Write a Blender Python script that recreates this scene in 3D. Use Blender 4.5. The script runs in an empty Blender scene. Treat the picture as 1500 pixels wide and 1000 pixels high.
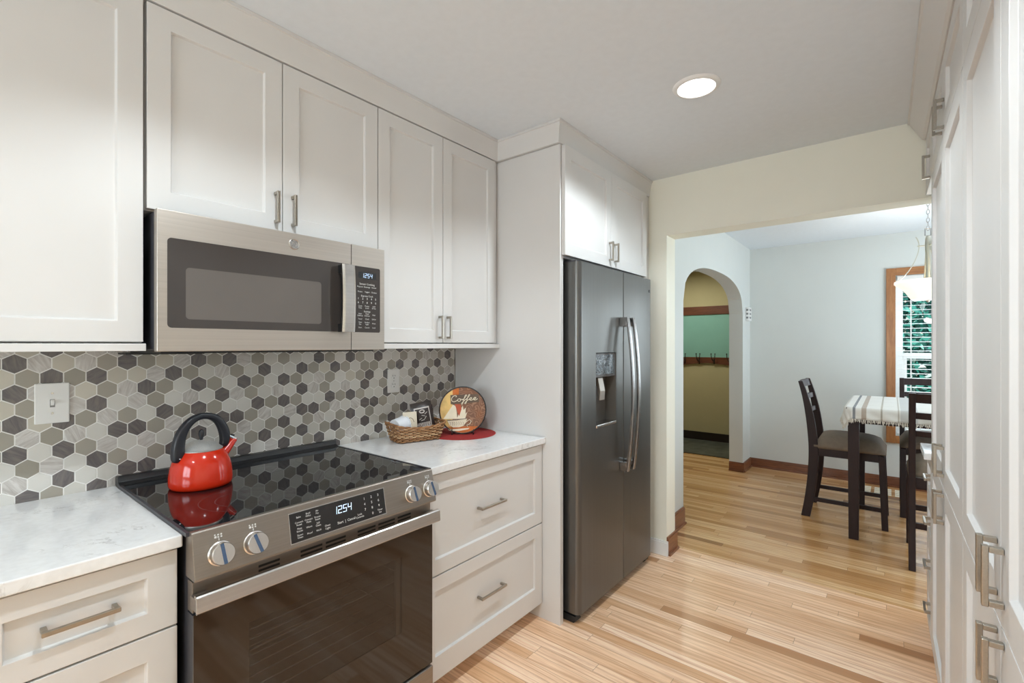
import bpy, bmesh, math, random
from mathutils import Matrix, Vector
random.seed(7)
PI = math.pi
S = bpy.context.scene
COL = S.collection

# ------------------------------------------------------------------ camera
cam_d = bpy.data.cameras.new('camera')
cam = bpy.data.objects.new('camera', cam_d)
COL.objects.link(cam)
cam_d.sensor_width = 36.0
cam_d.lens = 692.858 / 1500 * 36.0
cam_d.shift_y = 5.11 / 1500
cam_d.clip_start = 0.02
cam.location = (2.003, 0.0, 1.377)
cam.rotation_euler = (PI / 2, 0, math.radians(38.742))
S.camera = cam

# ------------------------------------------------------------------ world, exposure
W = bpy.data.worlds.new('world'); S.world = W
W.use_nodes = True
bg = W.node_tree.nodes['Background']
bg.inputs[0].default_value = (0.80, 0.90, 1.0, 1)
bg.inputs[1].default_value = 1.0
S.view_settings.view_transform = 'Standard'
S.view_settings.look = 'None'
S.view_settings.gamma = 1.0
S.view_settings.exposure = 0.0
S.view_settings.use_curve_mapping = False
S.cycles.use_denoising = True
S.cycles.max_bounces = 10
S.cycles.diffuse_bounces = 6
S.cycles.glossy_bounces = 5
S.cycles.transparent_max_bounces = 12
S.cycles.sample_clamp_indirect = 6.0
S.cycles.caustics_reflective = False
S.cycles.caustics_refractive = False


def light(name, kind, loc, energy, color=(1, 1, 1), rot=(0, 0, 0), **kw):
    d = bpy.data.lights.new(name, kind)
    d.energy = energy; d.color = color
    for k, v in kw.items():
        setattr(d, k, v)
    o = bpy.data.objects.new(name, d)
    o.location = loc; o.rotation_euler = rot
    COL.objects.link(o)
    return o


sun = light('sun', 'SUN', (4, -10, 12), 7.0, (1.0, 0.95, 0.86), (math.radians(42), 0, math.radians(12)), angle=0.01)
# daylight entering by the kitchen's rear window, the dining room's side window and back window
DAY = (0.79, 0.915, 1.0)
light('daylight_rear_window', 'AREA', (1.25, -2.33, 1.55), 58, DAY, (-PI / 2, 0, PI), shape='RECTANGLE', size=1.5, size_y=1.1)
light('daylight_dining_side', 'AREA', (3.62, 4.6, 1.35), 72, DAY, (0, PI / 2, 0), shape='RECTANGLE', size=1.5, size_y=2.0)
light('daylight_dining_back', 'AREA', (2.47, 6.35, 1.35), 26, DAY, (-PI / 2, 0, 0), shape='RECTANGLE', size=0.8, size_y=1.5)
LAMP = (0.84, 0.94, 1.0)
DOWNLIGHTS = [(1.36, 2.045), (1.36, 0.55), (1.36, -0.95)]
for (lx, ly), le in zip(DOWNLIGHTS, (48.0, 56.0, 20.0)):
    light('downlight_lamp', 'SPOT', (lx, ly, 2.452), le, LAMP, (0, 0, 0), spot_size=math.radians(142), spot_blend=0.35, shadow_soft_size=0.035)
light('pendant_lamp', 'POINT', (2.21, 4.62, 1.80), 6, (1.0, 0.86, 0.68), shadow_soft_size=0.08)
light('hall_lamp', 'AREA', (-0.2, 6.2, 2.40), 18.0, (0.96, 0.96, 0.80), (0, 0, 0), shape='DISK', size=0.3)

# ------------------------------------------------------------------ node helpers


class NT:
    def __init__(s, name):
        s.m = bpy.data.materials.new(name)
        s.m.use_nodes = True
        s.t = s.m.node_tree
        s.b = s.t.nodes['Principled BSDF']

    def n(s, t, **kw):
        x = s.t.nodes.new(t)
        for k, v in kw.items():
            setattr(x, k, v)
        return x

    def link(s, a, b):
        s.t.links.new(a, b)

    def setin(s, sock, v):
        if isinstance(v, bpy.types.NodeSocket):
            s.link(v, sock)
        else:
            sock.default_value = v

    def math(s, op, a, b=0.0, c=0.0):
        x = s.n('ShaderNodeMath', operation=op)
        s.setin(x.inputs[0], a); s.setin(x.inputs[1], b); s.setin(x.inputs[2], c)
        return x.outputs[0]

    def xyz(s):
        tc = s.n('ShaderNodeTexCoord')
        sp = s.n('ShaderNodeSeparateXYZ')
        s.link(tc.outputs['Object'], sp.inputs[0])
        return tc.outputs['Object'], sp.outputs

    def comb(s, a, b, c):
        x = s.n('ShaderNodeCombineXYZ')
        s.setin(x.inputs[0], a); s.setin(x.inputs[1], b); s.setin(x.inputs[2], c)
        return x.outputs[0]

    def mapping(s, vec, scale=(1, 1, 1), loc=(0, 0, 0), rot=(0, 0, 0)):
        x = s.n('ShaderNodeMapping')
        s.link(vec, x.inputs[0])
        x.inputs['Scale'].default_value = scale
        x.inputs['Location'].default_value = loc
        x.inputs['Rotation'].default_value = rot
        return x.outputs[0]

    def noise(s, vec, scale, detail=3, rough=0.5, dist=0.0):
        x = s.n('ShaderNodeTexNoise')
        s.link(vec, x.inputs['Vector'])
        x.inputs['Scale'].default_value = scale
        x.inputs['Detail'].default_value = detail
        x.inputs['Roughness'].default_value = rough
        x.inputs['Distortion'].default_value = dist
        return x.outputs[0]

    def white(s, vec):
        x = s.n('ShaderNodeTexWhiteNoise', noise_dimensions='3D')
        s.link(vec, x.inputs['Vector'])
        return x.outputs[0]

    def ramp(s, fac, stops, interp='LINEAR'):
        x = s.n('ShaderNodeValToRGB')
        x.color_ramp.interpolation = interp
        e = x.color_ramp.elements
        while len(e) < len(stops):
            e.new(0.5)
        for el, (p, c) in zip(e, stops):
            el.position = p
            el.color = (*c, 1) if len(c) == 3 else c
        s.setin(x.inputs[0], fac)
        return x.outputs[0]

    def mix(s, fac, a, b, mode='MIX'):
        x = s.n('ShaderNodeMix', data_type='RGBA', blend_type=mode)
        s.setin(x.inputs[0], fac)
        for sock, v in ((x.inputs[6], a), (x.inputs[7], b)):
            if isinstance(v, bpy.types.NodeSocket):
                s.link(v, sock)
            else:
                sock.default_value = (*v, 1)
        return x.outputs[2]

    def bump(s, h, strength=0.1, dist=0.01):
        x = s.n('ShaderNodeBump')
        x.inputs['Strength'].default_value = strength
        x.inputs['Distance'].default_value = dist
        s.link(h, x.inputs['Height'])
        s.link(x.outputs[0], s.b.inputs['Normal'])

    def color(s, c):
        if isinstance(c, bpy.types.NodeSocket):
            s.link(c, s.b.inputs['Base Color'])
        else:
            s.b.inputs['Base Color'].default_value = (*c, 1)

    def set(s, **kw):
        names = dict(rough='Roughness', metal='Metallic', coat='Coat Weight', coatr='Coat Roughness', ior='IOR',
                     alpha='Alpha', trans='Transmission Weight', spec='Specular IOR Level', sheen='Sheen Weight')
        for k, v in kw.items():
            s.setin(s.b.inputs[names[k]], v)
        return s


def plain(name, c, rough=0.5, var=0.04, vscale=6.0, **kw):
    m = NT(name)
    vec, _ = m.xyz()
    f = m.noise(vec, vscale, 3)
    lo = tuple(max(0, x * (1 - var)) for x in c)
    hi = tuple(min(1, x * (1 + var)) for x in c)
    m.color(m.ramp(f, [(0.3, lo), (0.7, hi)]))
    m.set(rough=rough, **kw)
    return m.m


def emit(name, c, strength):
    m = NT(name)
    m.color(c)
    m.b.inputs['Emission Color'].default_value = (*c, 1)
    m.b.inputs['Emission Strength'].default_value = strength
    return m.m


def wood(name, stops, axis='X', stretch=14.0, scale=3.0, rough=0.35, coat=0.2):
    m = NT(name)
    vec, _ = m.xyz()
    sc = [stretch] * 3
    sc['XYZ'.index(axis)] = 1.0
    mv = m.mapping(vec, tuple(sc))
    f = m.noise(mv, scale, 5, 0.6, 1.2)
    f2 = m.noise(mv, scale * 5, 3, 0.5, 0.3)
    g = m.math('ADD', m.math('MULTIPLY', f, 0.7), m.math('MULTIPLY', f2, 0.3))
    m.color(m.ramp(g, stops))
    m.set(rough=rough, coat=coat)
    m.b.inputs['Coat Roughness'].default_value = 0.2
    return m.m


def oak_floor(name, tint, stops, rough=0.3, k=1.0):
    m = NT(name)
    vec, o = m.xyz()
    pw = 0.057
    row = m.math('FLOOR', m.math('DIVIDE', o[1], pw))
    fy = m.math('FRACT', m.math('DIVIDE', o[1], pw))
    rr = m.white(m.comb(row, 3.7, 1.1))
    xs = m.math('DIVIDE', m.math('ADD', o[0], m.math('MULTIPLY', rr, 7.0)), 0.95)
    pl = m.math('FLOOR', xs)
    fx = m.math('FRACT', xs)
    pr = m.white(m.comb(row, pl, 9.3))
    base = m.ramp(pr, stops)
    off = m.math('MULTIPLY', pr, 31.0)
    gv = m.comb(m.math('ADD', o[0], off), m.math('MULTIPLY', o[1], 1.0), off)
    mv = m.mapping(gv, (1.3, 22.0, 1.0))
    g1 = m.noise(mv, 2.0, 4, 0.6, 1.6)
    mv2 = m.mapping(gv, (2.0, 120.0, 1.0))
    g2 = m.noise(mv2, 3.0, 3, 0.6, 0.2)
    wv = m.n('ShaderNodeTexWave', wave_type='BANDS', bands_direction='Y')
    m.link(m.mapping(gv, (0.55, 5.5, 1.0)), wv.inputs['Vector'])
    wv.inputs['Scale'].default_value = 1.5
    wv.inputs['Distortion'].default_value = 13.0
    wv.inputs['Detail'].default_value = 2.5
    wv.inputs['Detail Scale'].default_value = 0.8
    c = m.mix(m.math('MULTIPLY', m.ramp(g1, [(0.42, (0, 0, 0)), (0.68, (1, 1, 1))]), 0.50 * k), base, (0.40, 0.19, 0.07), 'MIX')
    c = m.mix(m.math('MULTIPLY', m.ramp(g2, [(0.45, (0, 0, 0)), (0.8, (1, 1, 1))]), 0.34 * k), c, (0.30, 0.15, 0.06))
    c = m.mix(m.math('MULTIPLY', m.ramp(wv.outputs[0], [(0.0, (1, 1, 1)), (0.28, (0, 0, 0))]), 0.42 * k), c, (0.36, 0.17, 0.065))
    edge = m.math('LESS_THAN', m.math('MINIMUM', fy, m.math('SUBTRACT', 1.0, fy)), 0.014)
    edge2 = m.math('LESS_THAN', m.math('MINIMUM', fx, m.math('SUBTRACT', 1.0, fx)), 0.0012)
    c = m.mix(m.math('MULTIPLY', m.math('MAXIMUM', edge, edge2), 0.6), c, (0.18, 0.09, 0.04))
    c = m.mix(1.0, c, tint, 'MULTIPLY')
    m.color(c)
    m.set(rough=rough, coat=0.15)
    m.b.inputs['Coat Roughness'].default_value = 0.15
    m.bump(g2, 0.04, 0.002)
    return m.m


def tile(name, c1, c2, streak, rough=0.22):
    m = NT(name)
    vec, o = m.xyz()
    if streak > 0:
        rnd = m.n('ShaderNodeNewGeometry').outputs['Random Per Island']
        rt = m.n('ShaderNodeVectorRotate', rotation_type='X_AXIS')
        m.link(vec, rt.inputs['Vector'])
        m.link(m.math('MULTIPLY', rnd, 9.0), rt.inputs['Angle'])
        ad = m.n('ShaderNodeVectorMath', operation='ADD')
        m.link(rt.outputs[0], ad.inputs[0])
        m.link(m.comb(m.math('MULTIPLY', rnd, 40), 0.0, 0.0), ad.inputs[1])
        f = m.noise(m.mapping(ad.outputs[0], (20, 16, 110)), 1.0, 4, 0.6, 0.8)
        fac = m.math('ADD', m.math('MULTIPLY', m.math('SUBTRACT', f, 0.5), streak * 2.2), 0.45)
    else:
        rnd = m.n('ShaderNodeNewGeometry').outputs['Random Per Island']
        fac = rnd
    m.color(m.ramp(fac, [(0.0, c1), (1.0, c2)]))
    m.set(rough=rough)
    return m.m


# ------------------------------------------------------------------ materials
M = {}
M['cab'] = plain('cabinet_paint', (0.68, 0.665, 0.65), 0.38, 0.01)
M['wall'] = plain('kitchen_wall_paint', (0.86, 0.84, 0.73), 0.7, 0.01)
M['dwall'] = plain('dining_wall_paint', (0.64, 0.66, 0.64), 0.75, 0.01)
M['ewall'] = plain('hall_wall_paint', (0.42, 0.37, 0.22), 0.75, 0.02)
M['ceil'] = plain('ceiling_paint', (0.75, 0.795, 0.84), 0.85, 0.015, 30)
M['white'] = plain('white_trim_paint', (0.82, 0.82, 0.81), 0.4, 0.01)
M['plate_white'] = plain('white_plastic', (0.80, 0.79, 0.77), 0.3, 0.01)
M['grey_plastic'] = plain('grey_plastic', (0.22, 0.22, 0.22), 0.4, 0.02)
M['floor_k'] = oak_floor('oak_strip_floor', (1.44, 1.36, 1.42), [(0.0, (0.30, 0.15, 0.06)), (0.07, (0.42, 0.23, 0.10)), (0.15, (0.58, 0.38, 0.21)), (0.45, (0.64, 0.44, 0.26)), (0.8, (0.72, 0.53, 0.34)), (1.0, (0.78, 0.62, 0.44))])
M['floor_d'] = oak_floor('oak_strip_floor_amber', (1.08, 0.93, 0.76), [(0.0, (0.24, 0.13, 0.06)), (0.15, (0.40, 0.24, 0.11)), (0.4, (0.56, 0.36, 0.18)), (0.75, (0.66, 0.46, 0.26)), (1.0, (0.76, 0.58, 0.38))], 0.24, 1.0)
M['slate_floor'] = plain('slate_tile', (0.07, 0.075, 0.065), 0.45, 0.5, 9)
M['grout'] = plain('grout', (0.88, 0.87, 0.84), 0.8, 0.03, 40)
M['tD'] = tile('tile_dark_wood_grain', (0.085, 0.080, 0.088), (0.26, 0.225, 0.205), 0.65)
M['tT'] = tile('tile_taupe', (0.33, 0.305, 0.255), (0.40, 0.365, 0.31), 0.0, 0.3)
M['tL'] = tile('tile_off_white', (0.62, 0.60, 0.55), (0.70, 0.68, 0.64), 0.0)
M['tW'] = tile('tile_veined_marble', (0.42, 0.38, 0.35), (0.78, 0.76, 0.73), 0.9)
M['tP'] = tile('tile_pale_beige', (0.55, 0.51, 0.43), (0.60, 0.56, 0.48), 0.0, 0.3)


def quartz():
    m = NT('white_quartz')
    vec, _ = m.xyz()
    f = m.noise(vec, 5.0, 6, 0.65, 2.0)
    v = m.ramp(m.math('ABSOLUTE', m.math('SUBTRACT', f, 0.5)), [(0.0, (1, 1, 1)), (0.02, (0, 0, 0))])
    g = m.ramp(m.noise(vec, 7.0, 2), [(0.5, (0, 0, 0)), (0.7, (1, 1, 1))])
    sp = m.ramp(m.noise(vec, 60, 2), [(0.3, (0.78, 0.775, 0.77)), (0.7, (0.84, 0.84, 0.84))])
    m.color(m.mix(m.math('MULTIPLY', m.math('MULTIPLY', v, g), 0.7), sp, (0.40, 0.38, 0.37)))
    m.set(rough=0.09)
    return m.m


M['quartz'] = quartz()


def brushed(name, c, rough=0.34, metal=0.9, axis='Y'):
    m = NT(name)
    vec, _ = m.xyz()
    sc = [260.0] * 3
    sc['XYZ'.index(axis)] = 1.5
    f = m.noise(m.mapping(vec, tuple(sc)), 1.0, 2)
    lo = tuple(x * 0.95 for x in c); hi = tuple(min(1, x * 1.05) for x in c)
    m.color(m.ramp(f, [(0.3, lo), (0.7, hi)]))
    m.set(rough=rough, metal=metal)
    return m.m


M['slate'] = brushed('slate_steel', (0.50, 0.45, 0.40), 0.38, 0.85)
M['slate_range'] = brushed('slate_steel_range', (0.31, 0.27, 0.235), 0.36, 0.85)
M['slate_dark'] = plain('dispenser_plastic', (0.10, 0.088, 0.075), 0.35, 0.03)
M['slate_fridge'] = brushed('slate_steel_vertical', (0.15, 0.146, 0.138), 0.30, 0.85, 'Z')
M['steel'] = brushed('brushed_steel', (0.62, 0.60, 0.58), 0.24, 1.0)
M['steel_dark'] = brushed('dark_steel', (0.42, 0.41, 0.41), 0.25, 1.0, 'Z')
M['nickel'] = brushed('satin_nickel', (0.42, 0.38, 0.325), 0.3, 1.0)
M['chrome'] = plain('chrome', (0.75, 0.75, 0.76), 0.1, 0.01, 5, metal=1.0)
M['knob'] = plain('satin_knob_metal', (0.72, 0.70, 0.68), 0.25, 0.01, 5, metal=1.0)
M['black'] = plain('black_plastic', (0.012, 0.012, 0.013), 0.35, 0.05)
M['case'] = plain('dark_grey_case', (0.035, 0.035, 0.042), 0.4, 0.05)
M['glass_black'] = plain('black_ceramic_glass', (0.008, 0.008, 0.009), 0.03, 0.05, 5, ior=1.62)
M['glass_brown'] = plain('brown_oven_glass', (0.022, 0.015, 0.011), 0.06, 0.05, 5, ior=1.6)
M['glass_mw'] = plain('dark_microwave_glass', (0.050, 0.042, 0.038), 0.04, 0.04, 5, ior=1.5)
M['glass_mw_in'] = plain('microwave_window_mesh', (0.12, 0.105, 0.095), 0.2, 0.04, 5)
M['panel_black'] = plain('control_panel_black', (0.018, 0.016, 0.016), 0.2, 0.05)
M['panel_brown'] = plain('control_panel_brown', (0.045, 0.037, 0.034), 0.22, 0.05)
M['legend'] = plain('printed_legend', (0.75, 0.74, 0.72), 0.5, 0.01)
M['blue_led'] = emit('clock_digits', (0.62, 0.80, 1.0), 1.0)
M['oven_in'] = plain('oven_liner', (0.16, 0.11, 0.08), 0.5, 0.1)
M['ring'] = plain('burner_ring_print', (0.09, 0.085, 0.085), 0.2, 0.02)
M['blue_stripe'] = plain('knob_pointer_groove', (0.10, 0.16, 0.28), 0.15, 0.02, 5, metal=0.6)
M['red'] = plain('red_enamel', (0.56, 0.022, 0.004), 0.13, 0.03, 5, coat=0.1)
M['kettle_black'] = plain('kettle_handle_black', (0.012, 0.013, 0.018), 0.33, 0.05)
M['mat_red'] = plain('red_placemat_cloth', (0.36, 0.022, 0.022), 0.8, 0.1, 120)
M['espresso'] = wood('espresso_wood', [(0.3, (0.012, 0.0050, 0.005)), (0.7, (0.026, 0.010, 0.009))], 'Z', 14, 3, 0.42, 0.0)
M['espresso'].node_tree.nodes['Principled BSDF'].inputs['Specular IOR Level'].default_value = 0.3
M['cushion'] = plain('taupe_suede', (0.19, 0.145, 0.105), 0.85, 0.08, 40)
M['oak_trim'] = wood('oak_window_trim', [(0.3, (0.24, 0.085, 0.022)), (0.7, (0.46, 0.20, 0.065))], 'Z', 14, 4)
M['oak_trim_h'] = wood('oak_window_trim_horizontal', [(0.3, (0.24, 0.085, 0.022)), (0.7, (0.46, 0.20, 0.065))], 'X', 14, 4)
M['base_wood'] = wood('red_brown_baseboard', [(0.3, (0.075, 0.020, 0.010)), (0.55, (0.20, 0.068, 0.028)), (0.75, (0.28, 0.11, 0.045))], 'X', 10, 5, 0.35, 0.3)
M['base_wood_y'] = wood('red_brown_baseboard_y', [(0.3, (0.15, 0.050, 0.02)), (0.7, (0.32, 0.13, 0.055))], 'Y', 10, 5, 0.35, 0.3)
M['rack_wood'] = wood('coat_rack_wood', [(0.3, (0.055, 0.017, 0.009)), (0.7, (0.17, 0.055, 0.026))], 'X', 10, 4, 0.35, 0.3)
M['base_dark'] = wood('dark_baseboard', [(0.3, (0.008, 0.004, 0.004)), (0.7, (0.02, 0.01, 0.009))], 'X', 10, 4)
M['teal'] = plain('mirror_teal_reflection', (0.20, 0.40, 0.36), 0.35, 0.04, 3)  # coat rack mirror: its teal reflection is put into the flat colour
M['iron'] = plain('black_iron', (0.012, 0.012, 0.012), 0.45, 0.05)
M['diffuser'] = emit('lamp_diffuser', (1.0, 0.97, 0.93), 5.0)
M['bowl'] = NT('frosted_glass_bowl')
M['bowl'].color((0.95, 0.90, 0.84)); M['bowl'].set(rough=0.4)
M['bowl'].b.inputs['Emission Color'].default_value = (1.0, 0.88, 0.76, 1)
M['bowl'].b.inputs['Emission Strength'].default_value = 0.75
M['bowl'] = M['bowl'].m
M['pendant'] = brushed('pendant_brushed_nickel', (0.52, 0.50, 0.42), 0.3, 1.0, 'Z')
M['blind'] = plain('white_blind_slat', (0.80, 0.80, 0.78), 0.5, 0.01)
M['vent'] = plain('cream_register_enamel', (0.80, 0.74, 0.60), 0.4, 0.02)
M['leaf'] = None


def glass_pane():
    m = NT('clear_window_glass')
    m.color((0.02, 0.025, 0.025)); m.set(rough=0.0, alpha=0.08, ior=1.45)
    return m.m


M['pane'] = glass_pane()


def oven_pane():
    m = NT('tinted_oven_window')
    m.color((0.045, 0.032, 0.024)); m.set(rough=0.06, alpha=0.55, ior=1.6)
    return m.m


M['oven_pane'] = oven_pane()


def leaf_mat():
    m = NT('foliage_leaf')
    rnd = m.n('ShaderNodeNewGeometry').outputs['Random Per Island']
    m.color(m.ramp(rnd, [(0.0, (0.01, 0.09, 0.075)), (0.5, (0.02, 0.22, 0.18)), (0.75, (0.08, 0.38, 0.34)), (1.0, (0.75, 0.85, 0.85))]))  # palest end of the ramp paints white glints of light on some leaves
    m.set(rough=0.6)
    return m.m


M['leaf'] = leaf_mat()
M['bark'] = plain('tree_bark', (0.12, 0.09, 0.07), 0.9, 0.3, 12)
M['grass'] = plain('lawn', (0.06, 0.16, 0.05), 0.9, 0.3, 20)
M['siding'] = plain('pale_siding', (0.70, 0.66, 0.58), 0.7, 0.05)


def cloth_mat():
    m = NT('striped_tablecloth')
    vec, o = m.xyz()
    col = None
    # (x position, half width, colour)
    stripes = [(-0.468, 0.008, (0.13, 0.14, 0.16)), (-0.412, 0.014, (0.38, 0.30, 0.24)), (-0.315, 0.005, (0.36, 0.32, 0.26)),
               (-0.225, 0.004, (0.42, 0.38, 0.32)), (-0.17, 0.045, (0.50, 0.50, 0.49)), (0.0, 0.006, (0.36, 0.32, 0.26)),
               (0.17, 0.045, (0.50, 0.50, 0.49)), (0.315, 0.005, (0.36, 0.32, 0.26)), (0.412, 0.014, (0.38, 0.30, 0.24)), (0.468, 0.008, (0.13, 0.14, 0.16))]
    col = (0.70, 0.68, 0.64)
    for x0, hw, c in stripes:
        f = m.math('LESS_THAN', m.math('ABSOLUTE', m.math('SUBTRACT', o[0], x0)), hw)
        col = m.mix(m.math('MULTIPLY', f, 0.85), col, c)
    for y0, hw, c in [(-0.30, 0.006, (0.5, 0.47, 0.42)), (0.0, 0.006, (0.5, 0.47, 0.42)), (0.30, 0.006, (0.5, 0.47, 0.42))]:
        f = m.math('LESS_THAN', m.math('ABSOLUTE', m.math('SUBTRACT', o[1], y0)), hw)
        col = m.mix(m.math('MULTIPLY', f, 0.5), col, c)
    m.color(col)
    m.set(rough=0.9)
    m.bump(m.noise(vec, 300, 2), 0.2, 0.002)
    return m.m


M['cloth'] = cloth_mat()
M['fringe'] = plain('cream_fringe', (0.58, 0.53, 0.46), 0.9, 0.1, 30)


def wicker_mat():
    m = NT('wicker_willow')
    rnd = m.n('ShaderNodeNewGeometry').outputs['Random Per Island']
    m.color(m.ramp(rnd, [(0.0, (0.24, 0.10, 0.035)), (0.5, (0.44, 0.23, 0.10)), (1.0, (0.66, 0.44, 0.25))]))
    m.set(rough=0.5)
    return m.m


M['wicker'] = wicker_mat()

# ------------------------------------------------------------------ mesh helpers
WM = {}


class MB:
    def __init__(s):
        s.bm = bmesh.new()
        s.mi = 0

    def _tag(s, faces):
        for f in faces:
            f.material_index = s.mi

    def face(s, vs):
        f = s.bm.faces.new(vs)
        f.material_index = s.mi
        return f

    def box(s, x0, x1, y0, y1, z0, z1):
        if x0 > x1: x0, x1 = x1, x0
        if y0 > y1: y0, y1 = y1, y0
        if z0 > z1: z0, z1 = z1, z0
        v = [s.bm.verts.new(p) for p in ((x0, y0, z0), (x1, y0, z0), (x1, y1, z0), (x0, y1, z0), (x0, y0, z1), (x1, y0, z1), (x1, y1, z1), (x0, y1, z1))]
        for q in ((3, 2, 1, 0), (4, 5, 6, 7), (0, 1, 5, 4), (1, 2, 6, 5), (2, 3, 7, 6), (3, 0, 4, 7)):
            s.face([v[i] for i in q])
        return s

    def prism(s, pts, ext):
        """closed polygon of 3-D points extruded by a vector"""
        ext = Vector(ext)
        a = [s.bm.verts.new(p) for p in pts]
        b = [s.bm.verts.new(Vector(p) + ext) for p in pts]
        n = len(pts)
        s.face(a[::-1]); s.face(b)
        for i in range(n):
            s.face((a[i], a[(i + 1) % n], b[(i + 1) % n], b[i]))
        return s

    def tube(s, pts, r, seg=10, closed=False, flat=None):
        """round (or flattened: flat=(w,h,normal)) sweep through pts; r number or list"""
        pts = [Vector(p) for p in pts]
        n = len(pts)
        rs = r if isinstance(r, (list, tuple)) else [r] * n
        rings = []
        prev = None
        for i, p in enumerate(pts):
            if closed:
                t = pts[(i + 1) % n] - pts[i - 1]
            else:
                t = pts[min(i + 1, n - 1)] - pts[max(i - 1, 0)]
            t.normalize()
            if prev is None:
                up = Vector((0, 0, 1)) if abs(t.z) < 0.9 else Vector((1, 0, 0))
                u = t.cross(up).normalized()
            else:
                u = (prev - t * prev.dot(t)).normalized()
            prev = u
            w = t.cross(u)
            rings.append([s.bm.verts.new(p + (u * math.cos(2 * PI * k / seg) + w * math.sin(2 * PI * k / seg)) * rs[i]) for k in range(seg)])
        for i in range(n if closed else n - 1):
            a, b = rings[i], rings[(i + 1) % n]
            for k in range(seg):
                s.face((a[k], a[(k + 1) % seg], b[(k + 1) % seg], b[k]))
        if not closed:
            s.face(rings[0][::-1]); s.face(rings[-1])
        return s

    def sweep(s, pts, sec):
        """sweep a list of cross-sections: sec(i) -> list of offsets already in 3-D"""
        rings = [[s.bm.verts.new(Vector(p) + Vector(o)) for o in sec(i)] for i, p in enumerate(pts)]
        n = len(rings[0])
        for a, b in zip(rings, rings[1:]):
            for k in range(n):
                s.face((a[k], a[(k + 1) % n], b[(k + 1) % n], b[k]))
        s.face(rings[0][::-1]); s.face(rings[-1])
        return s

    def lathe(s, prof, c=(0, 0, 0), seg=40, mat=None):
        """prof: list of (r, z) revolved about z through c (r may be 0 at ends)"""
        c = Vector(c)
        rings = []
        for r, z in prof:
            if r < 1e-6:
                rings.append([s.bm.verts.new(s.tx(mat, c, (0, 0, z)))])
            else:
                rings.append([s.bm.verts.new(s.tx(mat, c, (r * math.cos(2 * PI * k / seg), r * math.sin(2 * PI * k / seg), z))) for k in range(seg)])
        for a, b in zip(rings, rings[1:]):
            for k in range(seg):
                k2 = (k + 1) % seg
                if len(a) == 1 and len(b) == 1:
                    continue
                if len(a) == 1:
                    s.face((a[0], b[k2], b[k]))
                elif len(b) == 1:
                    s.face((a[k], a[k2], b[0]))
                else:
                    s.face((a[k], a[k2], b[k2], b[k]))
        if len(rings[0]) > 1 and prof[0] != prof[-1]:
            s.face(rings[0][::-1])
        if len(rings[-1]) > 1 and prof[0] != prof[-1]:
            s.face(rings[-1])
        return s

    @staticmethod
    def tx(mat, c, p):
        p = Vector(p)
        return c + (mat @ p if mat is not None else p)

    def round_plate(s, x0, x1, y0, y1, z0, z1, r, n=6):
        pts = []
        for cy, cz, a0 in ((y1 - r, z1 - r, 0), (y0 + r, z1 - r, PI / 2), (y0 + r, z0 + r, PI), (y1 - r, z0 + r, 1.5 * PI)):
            for k in range(n + 1):
                a = a0 + k * PI / 2 / n
                pts.append((x0, cy + r * math.cos(a), cz + r * math.sin(a)))
        return s.prism(pts, (x1 - x0, 0, 0))

    def shaker(s, y0, y1, z0, z1, xb, out=1, th=0.02, st=0.06, rec=0.010, st_top=None, st_bot=None):
        """shaker front in the y-z plane, back at xb, facing +x (out=1) or -x (out=-1)"""
        st_top = st if st_top is None else st_top
        st_bot = st if st_bot is None else st_bot
        xf = xb + out * th
        xp = xf - out * rec
        c = 0.003
        O = [(y0, z0), (y1, z0), (y1, z1), (y0, z1)]
        I = [(y0 + st, z0 + st_bot), (y1 - st, z0 + st_bot), (y1 - st, z1 - st_top), (y0 + st, z1 - st_top)]
        J = [(y0 + st + c, z0 + st_bot + c), (y1 - st - c, z0 + st_bot + c), (y1 - st - c, z1 - st_top - c), (y0 + st + c, z1 - st_top - c)]
        b = [s.bm.verts.new((xb, *p)) for p in O]
        f = [s.bm.verts.new((xf, *p)) for p in O]
        i = [s.bm.verts.new((xf, *p)) for p in I]
        j = [s.bm.verts.new((xp, *p)) for p in J]
        s.face(b[::-1])
        for k in range(4):
            q = (k + 1) % 4
            s.face((b[k], b[q], f[q], f[k]))
            s.face((f[k], f[q], i[q], i[k]))
            s.face((i[k], i[q], j[q], j[k]))
        s.face(j)
        return s

    def pull(s, y, z, length, x, out=1, vertical=True, w=0.010, so=0.030):
        """square bar pull centred at (y, z) on the face plane x"""
        h = length / 2
        xo = x + out * so
        if vertical:
            s.box(xo - out * 0.009, xo, y - w / 2, y + w / 2, z - h, z + h)
            for e in (-1, 1):
                zz = z + e * (h - 0.006)
                s.box(x + out * 0.0005, xo - out * 0.009, y - w / 2, y + w / 2, zz - 0.005, zz + 0.005)
        else:
            s.box(xo - out * 0.009, xo, y - h, y + h, z - w / 2, z + w / 2)
            for e in (-1, 1):
                yy = y + e * (h - 0.006)
                s.box(x + out * 0.0005, xo - out * 0.009, yy - 0.005, yy + 0.005, z - w / 2, z + w / 2)
        return s

    def build(s, name, mats, parent=None, local=False, bevel=0.0, smooth=False, seg=2):
        bm = s.bm
        bmesh.ops.recalc_face_normals(bm, faces=bm.faces)
        mw = Matrix.Identity(4)
        if parent is not None:
            mw = WM[parent.name]
            if not local:
                bm.transform(mw.inverted())
        else:
            xs = [v.co for v in bm.verts]
            lo = Vector((min(v.x for v in xs), min(v.y for v in xs), min(v.z for v in xs)))
            hi = Vector((max(v.x for v in xs), max(v.y for v in xs), max(v.z for v in xs)))
            o0 = Vector(((lo.x + hi.x) / 2, (lo.y + hi.y) / 2, lo.z))
            mw = Matrix.Translation(o0)
            bm.transform(mw.inverted())
        me = bpy.data.meshes.new(name)
        bm.to_mesh(me); bm.free()
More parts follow.
